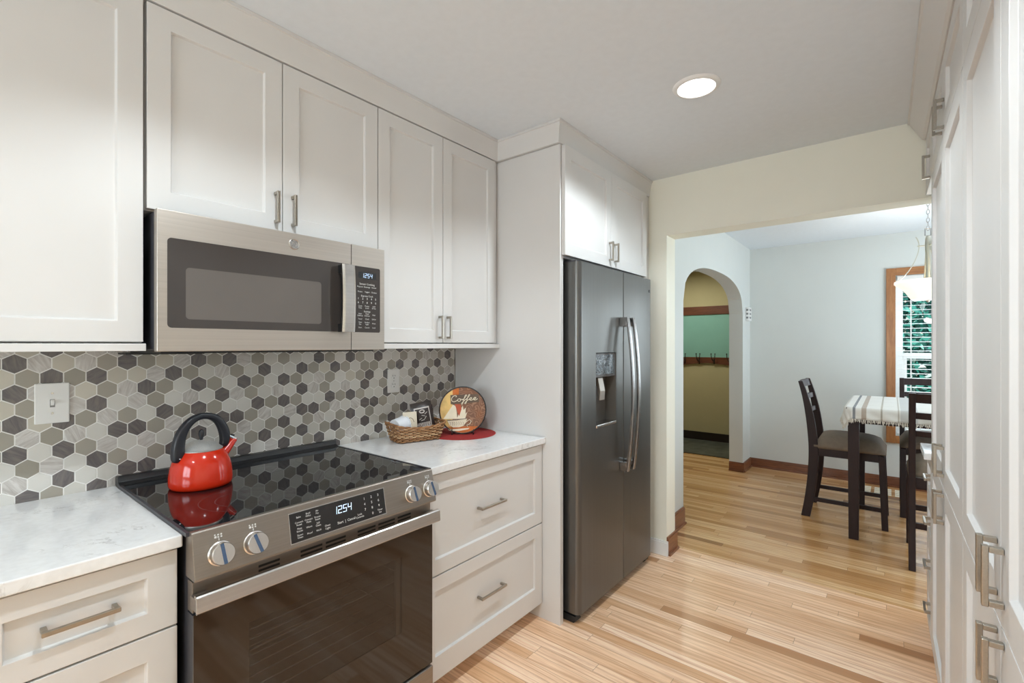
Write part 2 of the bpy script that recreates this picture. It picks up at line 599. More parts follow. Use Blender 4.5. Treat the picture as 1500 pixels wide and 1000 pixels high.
        for m in (mats if isinstance(mats, (list, tuple)) else [mats]):
            me.materials.append(m)
        if smooth:
            for p in me.polygons:
                p.use_smooth = True
        o = bpy.data.objects.new(name, me)
        COL.objects.link(o)
        if parent is not None:
            o.parent = parent
        else:
            o.location = mw.translation
        WM[o.name] = mw
        if bevel:
            b = o.modifiers.new('bevel', 'BEVEL')
            b.width = bevel; b.segments = seg; b.limit_method = 'ANGLE'; b.angle_limit = math.radians(40)
        if smooth and bevel == 0:
            pass
        return o


def autosmooth(o, deg=35):
    me = o.data
    bm = bmesh.new(); bm.from_mesh(me)
    for f in bm.faces: f.smooth = True
    for e in bm.edges:
        if len(e.link_faces) == 2 and e.calc_face_angle(0) > math.radians(deg):
            e.smooth = False
    bm.to_mesh(me); bm.free()
    return o


def tag(o, label=None, cat=None, group=None, kind=None):
    if label: o['label'] = label
    if cat: o['category'] = cat
    if group: o['group'] = group
    if kind: o['kind'] = kind
    return o


def thing(name, label, cat, loc=(0, 0, 0), rz=0.0, group=None):
    o = bpy.data.objects.new(name, None)
    o.empty_display_size = 0.1
    COL.objects.link(o)
    o.location = loc; o.rotation_euler = (0, 0, rz)
    WM[o.name] = Matrix.Translation(loc) @ Matrix.Rotation(rz, 4, 'Z')
    return tag(o, label, cat, group)


def struct(mb, name, mats, **kw):
    o = mb.build(name, mats, **kw)
    o['kind'] = 'structure'
    return o


def copy_tree(o, parent=None):
    c = o.copy(); COL.objects.link(c)
    if parent is not None:
        c.parent = parent
    WM[c.name] = WM[o.name]
    for ch in [x for x in o.children]:
        copy_tree(ch, c)
    return c


def text_into(mb, txt, size, to3d, align='CENTER', thick=0.0, shear=0.0, z=0.0):
    """letters as mesh faces added to mb; to3d maps (u, v) to a point"""
    cu = bpy.data.curves.new('t', 'FONT')
    cu.body = txt; cu.size = size; cu.align_x = align; cu.align_y = 'CENTER'; cu.shear = shear
    cu.resolution_u = 2
    ob = bpy.data.objects.new('t', cu)
    COL.objects.link(ob)
    dg = bpy.context.evaluated_depsgraph_get()
    me = bpy.data.meshes.new_from_object(ob.evaluated_get(dg))
    vs = [mb.bm.verts.new(to3d(v.co.x, v.co.y)) for v in me.vertices]
    for p in me.polygons:
        try:
            mb.face([vs[i] for i in p.vertices])
        except ValueError:
            pass
    bpy.data.objects.remove(ob); bpy.data.curves.remove(cu); bpy.data.meshes.remove(me)


SEG7 = {'1': 'bc', '2': 'abged', '5': 'afgcd', '4': 'fgbc'}


def seven(mb, txt, w, h, to3d, gap=0.35, t=0.16, slant=0.12):
    x = 0.0
    th = w * t
    tot = len(txt) * w * (1 + gap) - w * gap
    for ch in txt:
        if ch == ':':
            continue
        R = {'a': (0, w, h - th, h), 'g': (0, w, h / 2 - th / 2, h / 2 + th / 2), 'd': (0, w, 0, th),
             'f': (0, th, h / 2, h), 'b': (w - th, w, h / 2, h), 'e': (0, th, 0, h / 2), 'c': (w - th, w, 0, h / 2)}
        for k in SEG7[ch]:
            a, b, c, d = R[k]
            q = [(a, c), (b, c), (b, d), (a, d)]
            mb.face([mb.bm.verts.new(to3d(x + u + slant * v - tot / 2, v - h / 2)) for u, v in q])
        x += w * (1 + gap)


# ================================================================== SETTING
CZ = 2.47       # kitchen ceiling
DZ = 2.462      # dining ceiling
YW = 3.045      # kitchen far wall
YD = 3.197
YB = 5.906      # dining back wall
XA = 0.7457     # arch wall face
XO = 0.856      # opening left jamb

struct(MB().box(-0.12, 2.9, -2.3, 3.22, -0.1, 0.0), 'floor', M['floor_k'])
struct(MB().box(-1.4, 3.6, 3.22, 6.13, -0.1, 0.0), 'floor_dining', M['floor_d'])
struct(MB().box(-1.4, 0.62, 6.13, 7.25, -0.1, 0.0), 'floor_hall', M['slate_floor'])
struct(MB().box(-0.12, 2.9, -2.3, 3.10, CZ, CZ + 0.1), 'ceiling', M['ceil'])
struct(MB().box(XA - 0.05, 3.6, 3.10, 6.06, DZ, DZ + 0.1), 'ceiling_dining', M['ceil'])
struct(MB().box(-1.4, XA - 0.06, 3.1, 7.25, 2.45, 2.55), 'ceiling_hall', M['ceil'])
struct(MB().box(-0.12, 0.0, -2.3, 3.2, 0, CZ), 'wall_left', M['wall'])
struct(MB().box(2.78, 2.9, -2.3, YW, 0, CZ), 'wall_right', M['wall'])


def hole_wall(axis, a0, a1, z1, h0, h1, hz0, hz1, d0, d1):
    """wall slab with a rectangular hole; axis is the direction it runs along"""
    mb = MB()
    for (u0, u1, w0, w1) in ((a0, h0, 0, z1), (h1, a1, 0, z1), (h0, h1, 0, hz0), (h0, h1, hz1, z1)):
        if u1 - u0 < 1e-4 or w1 - w0 < 1e-4: continue
        if axis == 'x': mb.box(u0, u1, d0, d1, w0, w1)
        else: mb.box(d0, d1, u0, u1, w0, w1)
    return mb


struct(hole_wall('x', 0.0, 2.78, CZ, 0.5, 2.0, 1.0, 2.1, -2.3, -2.18), 'wall_rear', M['wall'])
XJ = 2.26
# far kitchen wall: left pier, header and right pier round the dining opening
struct(MB().prism([(0, YW, 0), (XO, YW, 0), (XO, YW, 2.093), (XJ, YW, 2.093), (XJ, YW, 0), (2.9, YW, 0), (2.9, YW, CZ), (0, YW, CZ)], (0, YD - YW, 0)), 'wall_far', M['wall'])
# arch wall
arch = [(3.687, 0)]
for k in range(0, 41):
    t = -1 + 2 * k / 40
    arch.append((4.6245 + 0.9375 * t, 1.72 + 0.337 * max(0, 1 - abs(t) ** 2.5) ** 0.4))
arch.append((5.562, 0))
pts = [(XA, 3.197, 0)] + [(XA, y, z) for y, z in arch] + [(XA, YB + 0.1, 0), (XA, YB + 0.1, DZ), (XA, 3.197, DZ)]
struct(MB().prism(pts, (-0.138, 0, 0)), 'wall_dining_left', M['dwall'])
struct(hole_wall('x', XA, 3.6, DZ, 2.034, 2.90, 0.50, 2.048, YB, YB + 0.15), 'wall_dining_back', M['dwall'])
struct(hole_wall('y', 3.197, YB, DZ, 3.6, 5.6, 0.6, 2.1, 3.45, 3.6), 'wall_dining_right', M['dwall'])
struct(MB().box(2.9, 3.6, 3.05, 3.197, 0, DZ), 'wall_dining_front', M['dwall'])
struct(MB().box(-1.4, 0.62, 7.10, 7.25, 0, 2.45), 'wall_hall_back', M['ewall'])
struct(MB().box(0.607, 0.72, YB + 0.1, 7.10, 0, 2.45), 'wall_hall_right', M['ewall'])
struct(MB().box(-1.4, -1.25, 3.2, 7.10, 0, 2.45), 'wall_hall_left', M['ewall'])
struct(MB().box(-1.4, 0.0, 3.05, 3.2, 0, 2.45), 'wall_hall_front', M['ewall'])


# baseboards
def base_run(mb, p0, p1, h, th, n):
    """board along p0-p1 (2-D) standing proud by th towards n, with a small shoe and cap"""
    x0, y0 = p0; x1, y1 = p1
    nx, ny = n
    for t0, z0, z1 in ((th, 0, h - 0.012), (th * 0.6, h - 0.012, h), (th + 0.012, 0, 0.016)):
        xs = sorted((x0, x1, x0 + nx * t0, x1 + nx * t0)); ys = sorted((y0, y1, y0 + ny * t0, y1 + ny * t0))
        mb.box(xs[0], xs[-1], ys[0], ys[-1], z0, z1)


b = MB(); base_run(b, (XA, YB), (3.45, YB), 0.098, 0.014, (0, -1))
struct(b, 'baseboard_dining_back', M['base_wood'])
b = MB()
base_run(b, (XA, 5.562), (XA, YB), 0.10, 0.014, (1, 0))
base_run(b, (XA, 3.21), (XA, 3.687), 0.13, 0.014, (1, 0))
base_run(b, (XO, YW), (XO, YD + 0.012), 0.12, 0.014, (1, 0))
struct(b, 'baseboard_dining_left', M['base_wood_y'])
b = MB()
base_run(b, (XA - 0.138, 5.562), (XA + 0.014, 5.562), 0.10, 0.014, (0, -1))
struct(b, 'baseboard_arch', M['base_wood'])
b = MB(); b.box(0.735, XO + 0.012, YW - 0.014, YW, 0, 0.085); b.box(0.735, XO + 0.012, YW - 0.010, YW, 0.085, 0.095)
struct(b, 'baseboard_far', M['white'])
b = MB(); b.box(-1.25, 0.607, 7.086, 7.10, 0, 0.115)
struct(b, 'baseboard_hall', M['base_dark'])
b = MB(); b.box(-1.25, 0.607, 6.10, 6.13, 0, 0.006)
struct(b, 'trim_threshold', M['base_dark'])


# crown fascia over the wall cabinets
def crown_profile_run(mb, path, z0, z1):
    """path: list of (x,y,nx,ny) corners; simple mitred board with a small cap bead"""
    sec = [(0.0, z0), (0.012, z0), (0.022, z0 + 0.055), (0.030, z1 - 0.014), (0.036, z1 - 0.012), (0.036, z1), (-0.02, z1), (-0.02, z0)]
    rings = []
    for (x, y, mx, my) in path:
        rings.append([mb.bm.verts.new((x + mx * d, y + my * d, z)) for d, z in sec])
    for a, c in zip(rings, rings[1:]):
        for k in range(len(sec)):
            q = (k + 1) % len(sec)
            mb.face((a[k], a[q], c[q], c[k]))
    mb.face(rings[0][::-1]); mb.face(rings[-1])


b = MB()
crown_profile_run(b, [(0.334, -1.3, 1, 0), (0.334, 1.951, 1, -1), (0.726, 1.951, 1, -1), (0.726, YW - 0.001, 1, 0)], 2.366, CZ - 0.001)
struct(b, 'trim_1', M['cab'])

# ---- windows
# dining back window: oak casing, white sash, panes
w = MB()
X0, X1, Z0, Z1 = 2.034, 2.90, 0.50, 2.048
w.box(X0 - 0.072, X0, YB - 0.02, YB, Z0 - 0.072, Z1 + 0.072)
w.box(X1, X1 + 0.072, YB - 0.02, YB, Z0 - 0.072, Z1 + 0.072)
win1 = struct(w, 'window_1', M['oak_trim'], bevel=0.003)
w = MB()
w.box(X0, X1, YB - 0.02, YB, Z1, Z1 + 0.072); w.box(X0, X1, YB - 0.02, YB, Z0 - 0.072, Z0)
w.build('casing_rail', M['oak_trim_h'], win1, bevel=0.003)
w = MB()
YS = YB + 0.075
for (a0, a1, c0, c1, d) in ((X0 + 0.001, X0 + 0.055, Z0, Z1, 0), (X1 - 0.055, X1 - 0.001, Z0, Z1, 0), (X0 + 0.055, X1 - 0.055, Z1 - 0.05, Z1, 0), (X0 + 0.055, X1 - 0.055, Z0, Z0 + 0.06, 0), (X0 + 0.055, X1 - 0.055, 1.245, 1.30, 0)):
    w.box(a0, a1, YS, YS + 0.04, c0, c1)
w.box(X0 + 0.055, X0 + 0.085, YS + 0.002, YS + 0.04, Z0 + 0.06, 1.245)
w.build('sash', M['white'], win1, bevel=0.002)
MB().box(X0 + 0.055, X1 - 0.055, YS + 0.02, YS + 0.024, 1.30, Z1 - 0.05).build('pane', M['pane'], win1)
MB().box(X0 + 0.085, X1 - 0.055, YS + 0.02, YS + 0.024, Z0 + 0.06, 1.245).build('pane', M['pane'], win1)


def simple_window(idx, axis, a0, a1, z0, z1, d, inward):
    """white framed window in a wall opening, casing on the room side"""
    w = MB()
    f = 0.06
    e = d + inward * 0.0; g = d + inward * 0.018
    def bx(u0, u1, w0, w1, p, q):
        p, q = min(p, q), max(p, q)
        if axis == 'x': w.box(u0, u1, p, q, w0, w1)
        else: w.box(p, q, u0, u1, w0, w1)
    for u0, u1, w0, w1 in ((a0 - f, a0, z0 - f, z1 + f), (a1, a1 + f, z0 - f, z1 + f), (a0, a1, z1, z1 + f), (a0, a1, z0 - f, z0)):
        bx(u0, u1, w0, w1, e, g)
    m = (a0 + a1) / 2
    for u0, u1, w0, w1 in ((a0, a0 + 0.05, z0, z1), (a1 - 0.05, a1, z0, z1), (a0 + 0.05, a1 - 0.05, z1 - 0.05, z1), (a0 + 0.05, a1 - 0.05, z0, z0 + 0.05), (m - 0.03, m + 0.03, z0 + 0.05, z1 - 0.05)):
        bx(u0, u1, w0, w1, d - inward * 0.03, d - inward * 0.07)
    o = struct(w, 'window_%d' % idx, M['white'], bevel=0.002)
    w = MB()
    bx(a0 + 0.05, m - 0.03, z0 + 0.05, z1 - 0.05, d - inward * 0.048, d - inward * 0.052)
    bx(m + 0.03, a1 - 0.05, z0 + 0.05, z1 - 0.05, d - inward * 0.048, d - inward * 0.052)
    w.build('pane', M['pane'], o)


simple_window(2, 'x', 0.5, 2.0, 1.0, 2.1, -2.18, 1)
simple_window(3, 'y', 3.6, 5.6, 0.6, 2.1, 3.45, -1)

# window blind
bl = thing('window_blind', 'white horizontal slat blind hanging in the oak framed window', 'blind', ((X0 + X1) / 2, YB + 0.035, Z0))
MB().box(X0 + 0.012, X1 - 0.012, YB + 0.012, YB + 0.058, Z1 - 0.045, Z1 - 0.003).build('head_rail', M['blind'], bl, bevel=0.003)
b = MB()
z = Z1 - 0.075
while z > Z0 + 0.05:
    y0, y1 = YB + 0.022, YB + 0.048
    dz = 0.0015
    p = [(X0 + 0.014, y0, z - dz), (X0 + 0.014, (y0 + y1) / 2, z + 0.002), (X0 + 0.014, y1, z + dz), (X0 + 0.014, y1, z + dz - 0.002), (X0 + 0.014, (y0 + y1) / 2, z), (X0 + 0.014, y0, z - dz - 0.002)]
    b.prism(p, (X1 - X0 - 0.028, 0, 0))
    z -= 0.0435
b.build('slats', M['blind'], bl)
MB().box(X0 + 0.014, X1 - 0.014, YB + 0.015, YB + 0.055, Z0 + 0.012, Z0 + 0.03).build('bottom_rail', M['blind'], bl, bevel=0.003)
for xx in (X0 + 0.115, (X0 + X1) / 2, X1 - 0.115):
    b = MB()
    for yy in (YB + 0.0105, YB + 0.0585):
        b.box(xx - 0.004, xx + 0.004, yy, yy + 0.001, Z0 + 0.02, Z1 - 0.04)
    b.build('ladder_tape', M['blind'], bl)

# ================================================================== BACKSPLASH
ROWS = {'Z': 'WPDTWWPTLDLTWLTLDTLLTLDLTDLDTTLDTLTD', 'A': 'DWPWTDTPWDTDWTLTLLDTLDTLDLLTLTWLTDLT',
        'B': 'PTDTDPPWDTLWTLDLLDTPDTLTTLTDLDLTDLTD', 'C': 'DWWPTWDTLDTLDTLDTLWTLPTDLDLLTLDLTWLT',
        'D': 'PTTWDLWTLWLDWTLWLDWTLWLDLTWLLDPTWLDL', 'E': 'DPDTWTLDTDTLLDTDTLLDTDTLLDTDTLDLDTTL',
        'F': 'TWTWLDDTWLWDDTWLWDDTWLWDDTLLLDTTTTLL', 'G': 'DLDTWLWLTDLTWLTDLTWLTDLTLLTDLTDTLDTL',
        'H': 'LTWLDTLTDLLLLTDLTDLTDLWDLTDLTDLTLDLT', 'I': 'WLDLLDDLTLLTDLWDLTDLTWLLDLTLDTLTLDTL',
        'J': 'LDTLDWWLTLLLWWDWLDWLDLWDLTLLTDLTLDTL', 'K': 'DLTWLDTLLTDWLTLDTLWTDLLTDLTWLDTLTLDT'}
b = MB()
b.mi = 0
b.box(0.0005, 0.0068, -1.2, 1.953, 0.90, 1.40)
px, pz = 0.0523, 0.0446
hw = px / 2 - 0.0012
hr = hw / math.cos(PI / 6) * (pz / (px * 0.866))
clipz0, clipz1 = 0.905, 1.398
IDX = dict(D=1, T=2, L=3, W=4, P=5)
for r, key in enumerate('ZABCDEFGHIJK'):
    zc = 1.3215 - (r - 1) * pz
    y00 = 0.168 if (r % 2 == 1) else 0.142
    for k in range(-26, 36):
        yc = y00 + k * px
        ch = ROWS[key][k] if k >= 0 else ROWS[key][(k * 7) % 36]
        pts = [(yc, zc + hr), (yc + hw, zc + hr / 2), (yc + hw, zc - hr / 2), (yc, zc - hr), (yc - hw, zc - hr / 2), (yc - hw, zc + hr / 2)]
        pts = [(min(y, 1.952), min(max(z, clipz0), clipz1)) for y, z in pts]
        q = []
        for p in pts:
            if not q or (abs(p[0] - q[-1][0]) + abs(p[1] - q[-1][1])) > 1e-4:
                q.append(p)
        if len(q) > 1 and abs(q[0][0] - q[-1][0]) + abs(q[0][1] - q[-1][1]) < 1e-4: q.pop()
        if len(q) < 3: continue
        cy = sum(p[0] for p in q) / len(q); cz = sum(p[1] for p in q) / len(q)
        b.mi = IDX[ch]
        lo = [b.bm.verts.new((0.0052, y, z)) for y, z in q]
        hi = [b.bm.verts.new((0.0075, cy + (y - cy) * 0.985, cz + (z - cz) * 0.985)) for y, z in q]
        b.face(hi)
        for i in range(len(q)):
            j = (i + 1) % len(q)
            b.face((lo[i], lo[j], hi[j], hi[i]))
spl = b.build('backsplash', [M['grout'], M['tD'], M['tT'], M['tL'], M['tW'], M['tP']])
tag(spl, 'hexagon mosaic tile backsplash in grey, taupe and white', 'backsplash')
XS = 0.0078

# ================================================================== CABINETS, LEFT RUN


def add_pull(parent, y, z, length, x, out=1, vertical=True, w=0.010, so=0.030, local=False, name='handle'):
    mb = MB(); mb.pull(y, z, length, x, out, vertical, w, so)
    return mb.build(name, M['nickel'], parent, local=local, bevel=0.0012)


XU = 0.343     # wall cabinet door face
G = 0.0015


def wall_cabinet(label, y0, y1, z0, z1, doors, xface=XU, x0=0.012, group='white shaker wall cabinets'):
    t = thing('wall_cabinet', label, 'cabinet', ((x0 + xface) / 2, (y0 + y1) / 2, z0), 0, group)
    MB().box(x0, xface - 0.022, y0, y1, z0, z1).build('carcass', M['cab'], t, bevel=0.001)
    for (a, c, hy) in doors:
        d = MB(); d.shaker(a + G, c - G, z0 + 0.003, z1 - 0.003, xface - 0.020, 1, 0.020, 0.058, 0.010)
        d = d.build('door', M['cab'], t, bevel=0.0012)
        if hy is not None:
            mb = MB(); mb.pull(hy, hzc[0], 0.108, xface, 1, True)
            h = mb.build('handle', M['nickel'], d, bevel=0.0012)
    return t


# parts under a door must convert through the root's frame: children of children share the root transform
_build = MB.build


def build2(s, name, mats, parent=None, **kw):
    if parent is not None and parent.name not in WM:
        WM[parent.name] = Matrix.Identity(4)
    return _build(s, name, mats, parent, **kw)


MB.build = build2

hzc = [1.85]
t = wall_cabinet('white shaker wall cabinet left of the microwave with no handle in view', -0.51, 0.3945, 1.383, 2.364, [(-0.51, -0.06, None), (-0.06, 0.3945, None)])
b = MB(); b.box(0.02, XU + 0.008, -0.51, 0.398, 1.360, 1.381); b.build('light_rail', M['cab'], t, bevel=0.0015)
t = wall_cabinet('short white wall cabinet with two doors above the microwave', 0.400, 1.181, 1.766, 2.364, [(0.400, 0.788, 0.762), (0.788, 1.181, 0.822)])
hzc[0] = 1.46
t = wall_cabinet('white two-door wall cabinet right of the microwave, above the coffee plate', 1.182, 1.927, 1.385, 2.364, [(1.182, 1.546, 1.521), (1.546, 1.927, 1.573)])
b = MB(); b.box(0.02, XU + 0.008, 1.182, 1.952, 1.361, 1.383); b.build('light_rail', M['cab'], t, bevel=0.0015)
b = MB(); b.box(0.02, XU - 0.014, 1.9275, 1.952, 1.385, 2.364); b.build('filler_strip', M['cab'], t)

# fridge end panel and cabinet over the fridge
pn = MB().box(0.0085, 0.736, 1.955, 1.984, 0.0, 2.364).build('fridge_end_panel', M['cab'], bevel=0.0012)
tag(pn, 'tall cream end panel standing between the counter and the refrigerator', 'panel')
XF = 0.738
t = thing('wall_cabinet', 'white two-door cabinet above the refrigerator', 'cabinet', (0.37, 2.47, 1.815), 0, 'white shaker wall cabinets')
MB().box(0.012, XF - 0.022, 1.986, 2.960, 1.815, 2.364).build('carcass', M['cab'], t, bevel=0.001)
for a, c, hy in ((1.966, 2.462, 2.430), (2.462, 2.957, 2.496)):
    d = MB(); d.shaker(a + G, c - G, 1.820, 2.360, XF - 0.0005, 1, 0.020, 0.060, 0.010)
    d = d.build('door', M['cab'], t, bevel=0.0012)
    mb = MB(); mb.pull(hy, 1.905, 0.108, XF + 0.0195, 1, True); mb.build('handle', M['nickel'], d, bevel=0.0012)
b = MB(); b.box(0.66, XF - 0.004, 2.961, 3.044, 1.815, 2.364); b.build('filler_strip', M['cab'], t)

# base cabinets
XB = 0.632
ZCT = 0.914


def base_cabinet(label, y0, y1, cols, toe=True):
    t = thing('base_cabinet', label, 'cabinet', (XB / 2, (y0 + y1) / 2, 0), 0, 'white drawer base cabinets')
    MB().box(0.012, XB - 0.022, y0, y1, 0.075, 0.8835).build('carcass', M['cab'], t)
    MB().box(0.03, XB - 0.085, y0 + 0.004, y1 - 0.004, 0.0, 0.075).build('toe_kick', M['cab'], t)
    for (a, c, fronts) in cols:
        for (z0, z1, hl, st, sb) in fronts:
            d = MB(); d.shaker(a + G, c - G, z0 + 0.0026, z1 - 0.0026, XB - 0.020, 1, 0.020, 0.060, 0.011, st, sb)
            d = d.build('drawer', M['cab'], t, bevel=0.0012)
            mb = MB(); mb.pull((a + c) / 2, (z0 + sb + z1 - st) / 2, hl, XB - 0.011, 1, False, 0.010, 0.034)
            mb.build('handle', M['nickel'], d, bevel=0.0012)
    return t


fr_l = [(0.690, 0.878, 0.128, 0.050, 0.050), (0.385, 0.690, 0.128, 0.060, 0.060), (0.080, 0.385, 0.128, 0.060, 0.060)]
base_cabinet('white drawer cabinet under the left counter, left of the range', -0.62, 0.394, [(-0.62, 0.037, fr_l), (0.037, 0.394, fr_l)])
fr_r = [(0.484, 0.878, 0.165, 0.062, 0.060), (0.078, 0.484, 0.165, 0.058, 0.092)]
base_cabinet('white two-drawer cabinet right of the range with wide recessed fronts', 1.176, 1.954, [(1.176, 1.953, fr_r)])

ct = MB().box(0.0088, 0.652, -0.70, 0.3985, 0.884, ZCT).build('countertop', M['quartz'], bevel=0.003)
tag(ct, 'white quartz countertop left of the range with bare top', 'countertop', 'white quartz countertops')
ct = MB().box(0.0088, 0.652, 1.173, 1.9545, 0.884, ZCT).build('countertop', M['quartz'], bevel=0.003)
tag(ct, 'white quartz countertop under the basket and red placemat', 'countertop', 'white quartz countertops')

# switch plate and outlet
t = thing('light_switch', 'white toggle light switch plate on the tiled wall', 'light switch', (XS, 0.247, 1.139))
MB().box(XS, XS + 0.006, 0.208, 0.286, 1.139, 1.261).build('plate', M['plate_white'], t, bevel=0.004, seg=3)
MB().prism([(XS + 0.006, 0.2432, 1.193), (XS + 0.015, 0.2432, 1.205), (XS + 0.015, 0.2432, 1.211), (XS + 0.006, 0.2432, 1.208)], (0, 0.0076, 0)).build('toggle', M['plate_white'], t)
b = MB()
b.box(XS + 0.005, XS + 0.0064, 0.2415, 0.2525, 1.188, 1.212)
b.build('slot', M['grey_plastic'], t)
for zz in (1.170, 1.230):
    MB().lathe([(0, 0), (0.0035, 0), (0.003, 0.0012), (0, 0.0012)], (XS + 0.0058, 0.247, zz), 12, Matrix.Rotation(PI / 2, 3, 'Y')).build('screw', M['steel'], t)
t = thing('wall_outlet', 'white duplex outlet plate on the tiles above the basket', 'outlet', (XS, 1.512, 1.133))
MB().box(XS, XS + 0.005, 1.475, 1.548, 1.133, 1.253).build('plate', M['plate_white'], t, bevel=0.003)
for zz in (1.171, 1.215):
    s_ = MB().lathe([(0, 0), (0.0165, 0), (0.0165, 0.002), (0, 0.002)], (XS + 0.0048, 1.512, zz), 24, Matrix.Rotation(PI / 2, 3, 'Y')).build('receptacle', M['plate_white'], t)
    b = MB()
    for dy in (-0.0065, 0.0065):
        b.box(XS + 0.0065, XS + 0.0073, 1.512 + dy - 0.0011, 1.512 + dy + 0.0011, zz + 0.001, zz + 0.009)
    b.box(XS + 0.0065, XS + 0.0073, 1.5095, 1.5145, zz - 0.0095, zz - 0.005)
    b.build('slots', M['black'], s_)
MB().lathe([(0, 0), (0.003, 0), (0.003, 0.001), (0, 0.001)], (XS + 0.0048, 1.512, 1.193), 10, Matrix.Rotation(PI / 2, 3, 'Y')).build('screw', M['steel'], t)

# ================================================================== MICROWAVE
XM = 0.406
t = thing('microwave', 'slate over-the-range microwave mounted above the cooktop', 'microwave', (0.2, 0.788, 1.355))
MB().box(0.0095, XM - 0.03, 0.412, 1.164, 1.362, 1.757).build('body', M['case'], t, bevel=0.002)
d = MB(); d.shaker(0.409, 1.0165, 1.358, 1.760, XM - 0.028, 1, 0.028, 0.030, 0.0005, 0.084, 0.074)
d = d.build('door', M['slate'], t, bevel=0.002)
b = MB().round_plate(XM - 0.0029, XM + 0.0003, 0.433, 1.0155, 1.426, 1.682, 0.011).build('window', M['glass_mw'], d)
b = MB().round_plate(XM + 0.0002, XM + 0.0006, 0.478, 0.896, 1.452, 1.602, 0.010).build('window_mesh', M['glass_mw_in'], d)
# round badge
RX = Matrix.Rotation(PI / 2, 3, 'Y')
lg = MB().lathe([(0, 0), (0.0185, 0), (0.0185, 0.0016), (0.0165, 0.0028), (0.015, 0.0016), (0, 0.0016)], (XM + 0.0002, 0.797, 1.722), 36, RX).build('badge', M['steel'], d, smooth=False)
b = MB()


def monogram(mb, cy, cz, x, r, w=0.0008):
    P3 = lambda u, v: (x, cy + u * r, cz + v * r)
    g = [(-0.05, 0.45), (-0.30, 0.62), (-0.58, 0.40), (-0.62, 0.0), (-0.45, -0.35), (-0.2, -0.30), (-0.08, 0.0), (-0.3, 0.05), (-0.05, 0.0), (-0.05, -0.45), (-0.25, -0.66)]
    e = [(0.55, 0.40), (0.35, 0.62), (0.12, 0.45), (0.2, 0.12), (0.38, 0.05), (0.15, -0.05), (0.08, -0.4), (0.3, -0.6), (0.58, -0.35)]
    for q in (g, e):
        mb.tube([P3(*p) for p in q], w, 6)
    for k in range(4):
        a = k * PI / 2 + PI / 4
        mb.tube([P3(0.74 * math.cos(a - 0.4), 0.74 * math.sin(a - 0.4)), P3(0.84 * math.cos(a), 0.84 * math.sin(a)), P3(0.74 * math.cos(a + 0.4), 0.74 * math.sin(a + 0.4))], w, 6)


monogram(b, 0.797, 1.722, XM + 0.0022, 0.0165)
b.build('monogram', M['grey_plastic'], lg)
# right column
cp = MB(); cp.shaker(1.0185, 1.167, 1.358, 1.760, XM - 0.028, 1, 0.028, 0.012, 0.0005, 0.084, 0.074)
cp = cp.build('control_frame', M['slate'], t, bevel=0.002)
pnl = MB().round_plate(XM - 0.0025, XM + 0.0003, 1.0225, 1.146, 1.426, 1.680, 0.007).build('control_panel', M['panel_brown'], t)
b = MB().box(XM + 0.0002, XM + 0.0006, 1.047, 1.127, 1.633, 1.660).build('display', M['black'], pnl)
b = MB(); seven(b, '1254', 0.0085, 0.0165, lambda u, v: (XM + 0.0010, 1.085 + u, 1.6465 + v), 0.5, 0.14); b.build('clock_digits', M['blue_led'], pnl)
b = MB()


def mwtxt(s_, y, z, h):
    text_into(b, s_, h, lambda u, v: (XM + 0.0008, y + u, z + v))


mwtxt('Sensor Cooking', 1.086, 1.613, 0.0105)
for y, s_ in ((1.055, 'Popcorn'), (1.086, 'Beverage'), (1.117, 'Reheat')): mwtxt(s_, y, 1.602, 0.0075)
for y, s_ in ((1.055, 'Potato'), (1.086, 'Veggies'), (1.117, 'Chicken')): mwtxt(s_, y, 1.583, 0.0075)
mwtxt('Express Cook', 1.086, 1.567, 0.0095)
for i, c_ in enumerate('12345'): mwtxt(c_, 1.047 + i * 0.0195, 1.556, 0.011)
for i, c_ in enumerate('67890'): mwtxt(c_, 1.047 + i * 0.0195, 1.541, 0.011)
for y, s_ in ((1.055, 'Cook\nTime'), (1.086, 'Power\nLevel'), (1.117, 'Add\n30 Sec')): mwtxt(s_, y, 1.524, 0.0075)
mwtxt('Settings', 1.086, 1.507, 0.0095)
for r_, row in enumerate((('Auto\nDefrost', 'Time\nDefrost', 'Melt'), ('Timer', 'Clock', 'Soften'), ('Vent\nFan', 'Surface\nLight', 'Mute'), ('Start', 'Cancel', 'Lock'))):
    for y, s_ in zip((1.055, 1.086, 1.117), row): mwtxt(s_, y, 1.494 - r_ * 0.0165, 0.0075)
b.build('legends', M['legend'], pnl)
hd = MB()
for i in range(1):
    zs = [1.425 + (1.672 - 1.425) * k / 12 for k in range(13)]
    pts = [(XM + 0.046 + 0.006 * (1 - ((z - 1.5485) / 0.1235) ** 2), 0.978, z) for z in zs]
    hd.sweep(pts, lambda i: [(-0.010, -0.024, 0), (-0.002, -0.026, 0), (0.002, -0.018, 0), (0.002, 0.018, 0), (-0.002, 0.026, 0), (-0.010, 0.024, 0)])
hd = hd.build('handle', M['steel'], t)
b = MB()
for za, zb in ((1.4255, 1.455), (1.642, 1.6715)):
    b.box(XM - 0.0003, XM + 0.037, 0.962, 0.992, za, zb)
b.box(XM + 0.030, XM + 0.038, 0.9555, 1.001, 1.4255, 1.6715)
b.build('handle_mount', M['black'], hd)
b = MB(); b.box(0.04, XM - 0.05, 0.43, 1.15, 1.352, 1.3615); b.box(0.03, 0.12, 0.40, 0.62, 1.346, 1.352)
b.build('vent_grille', M['black'], t)

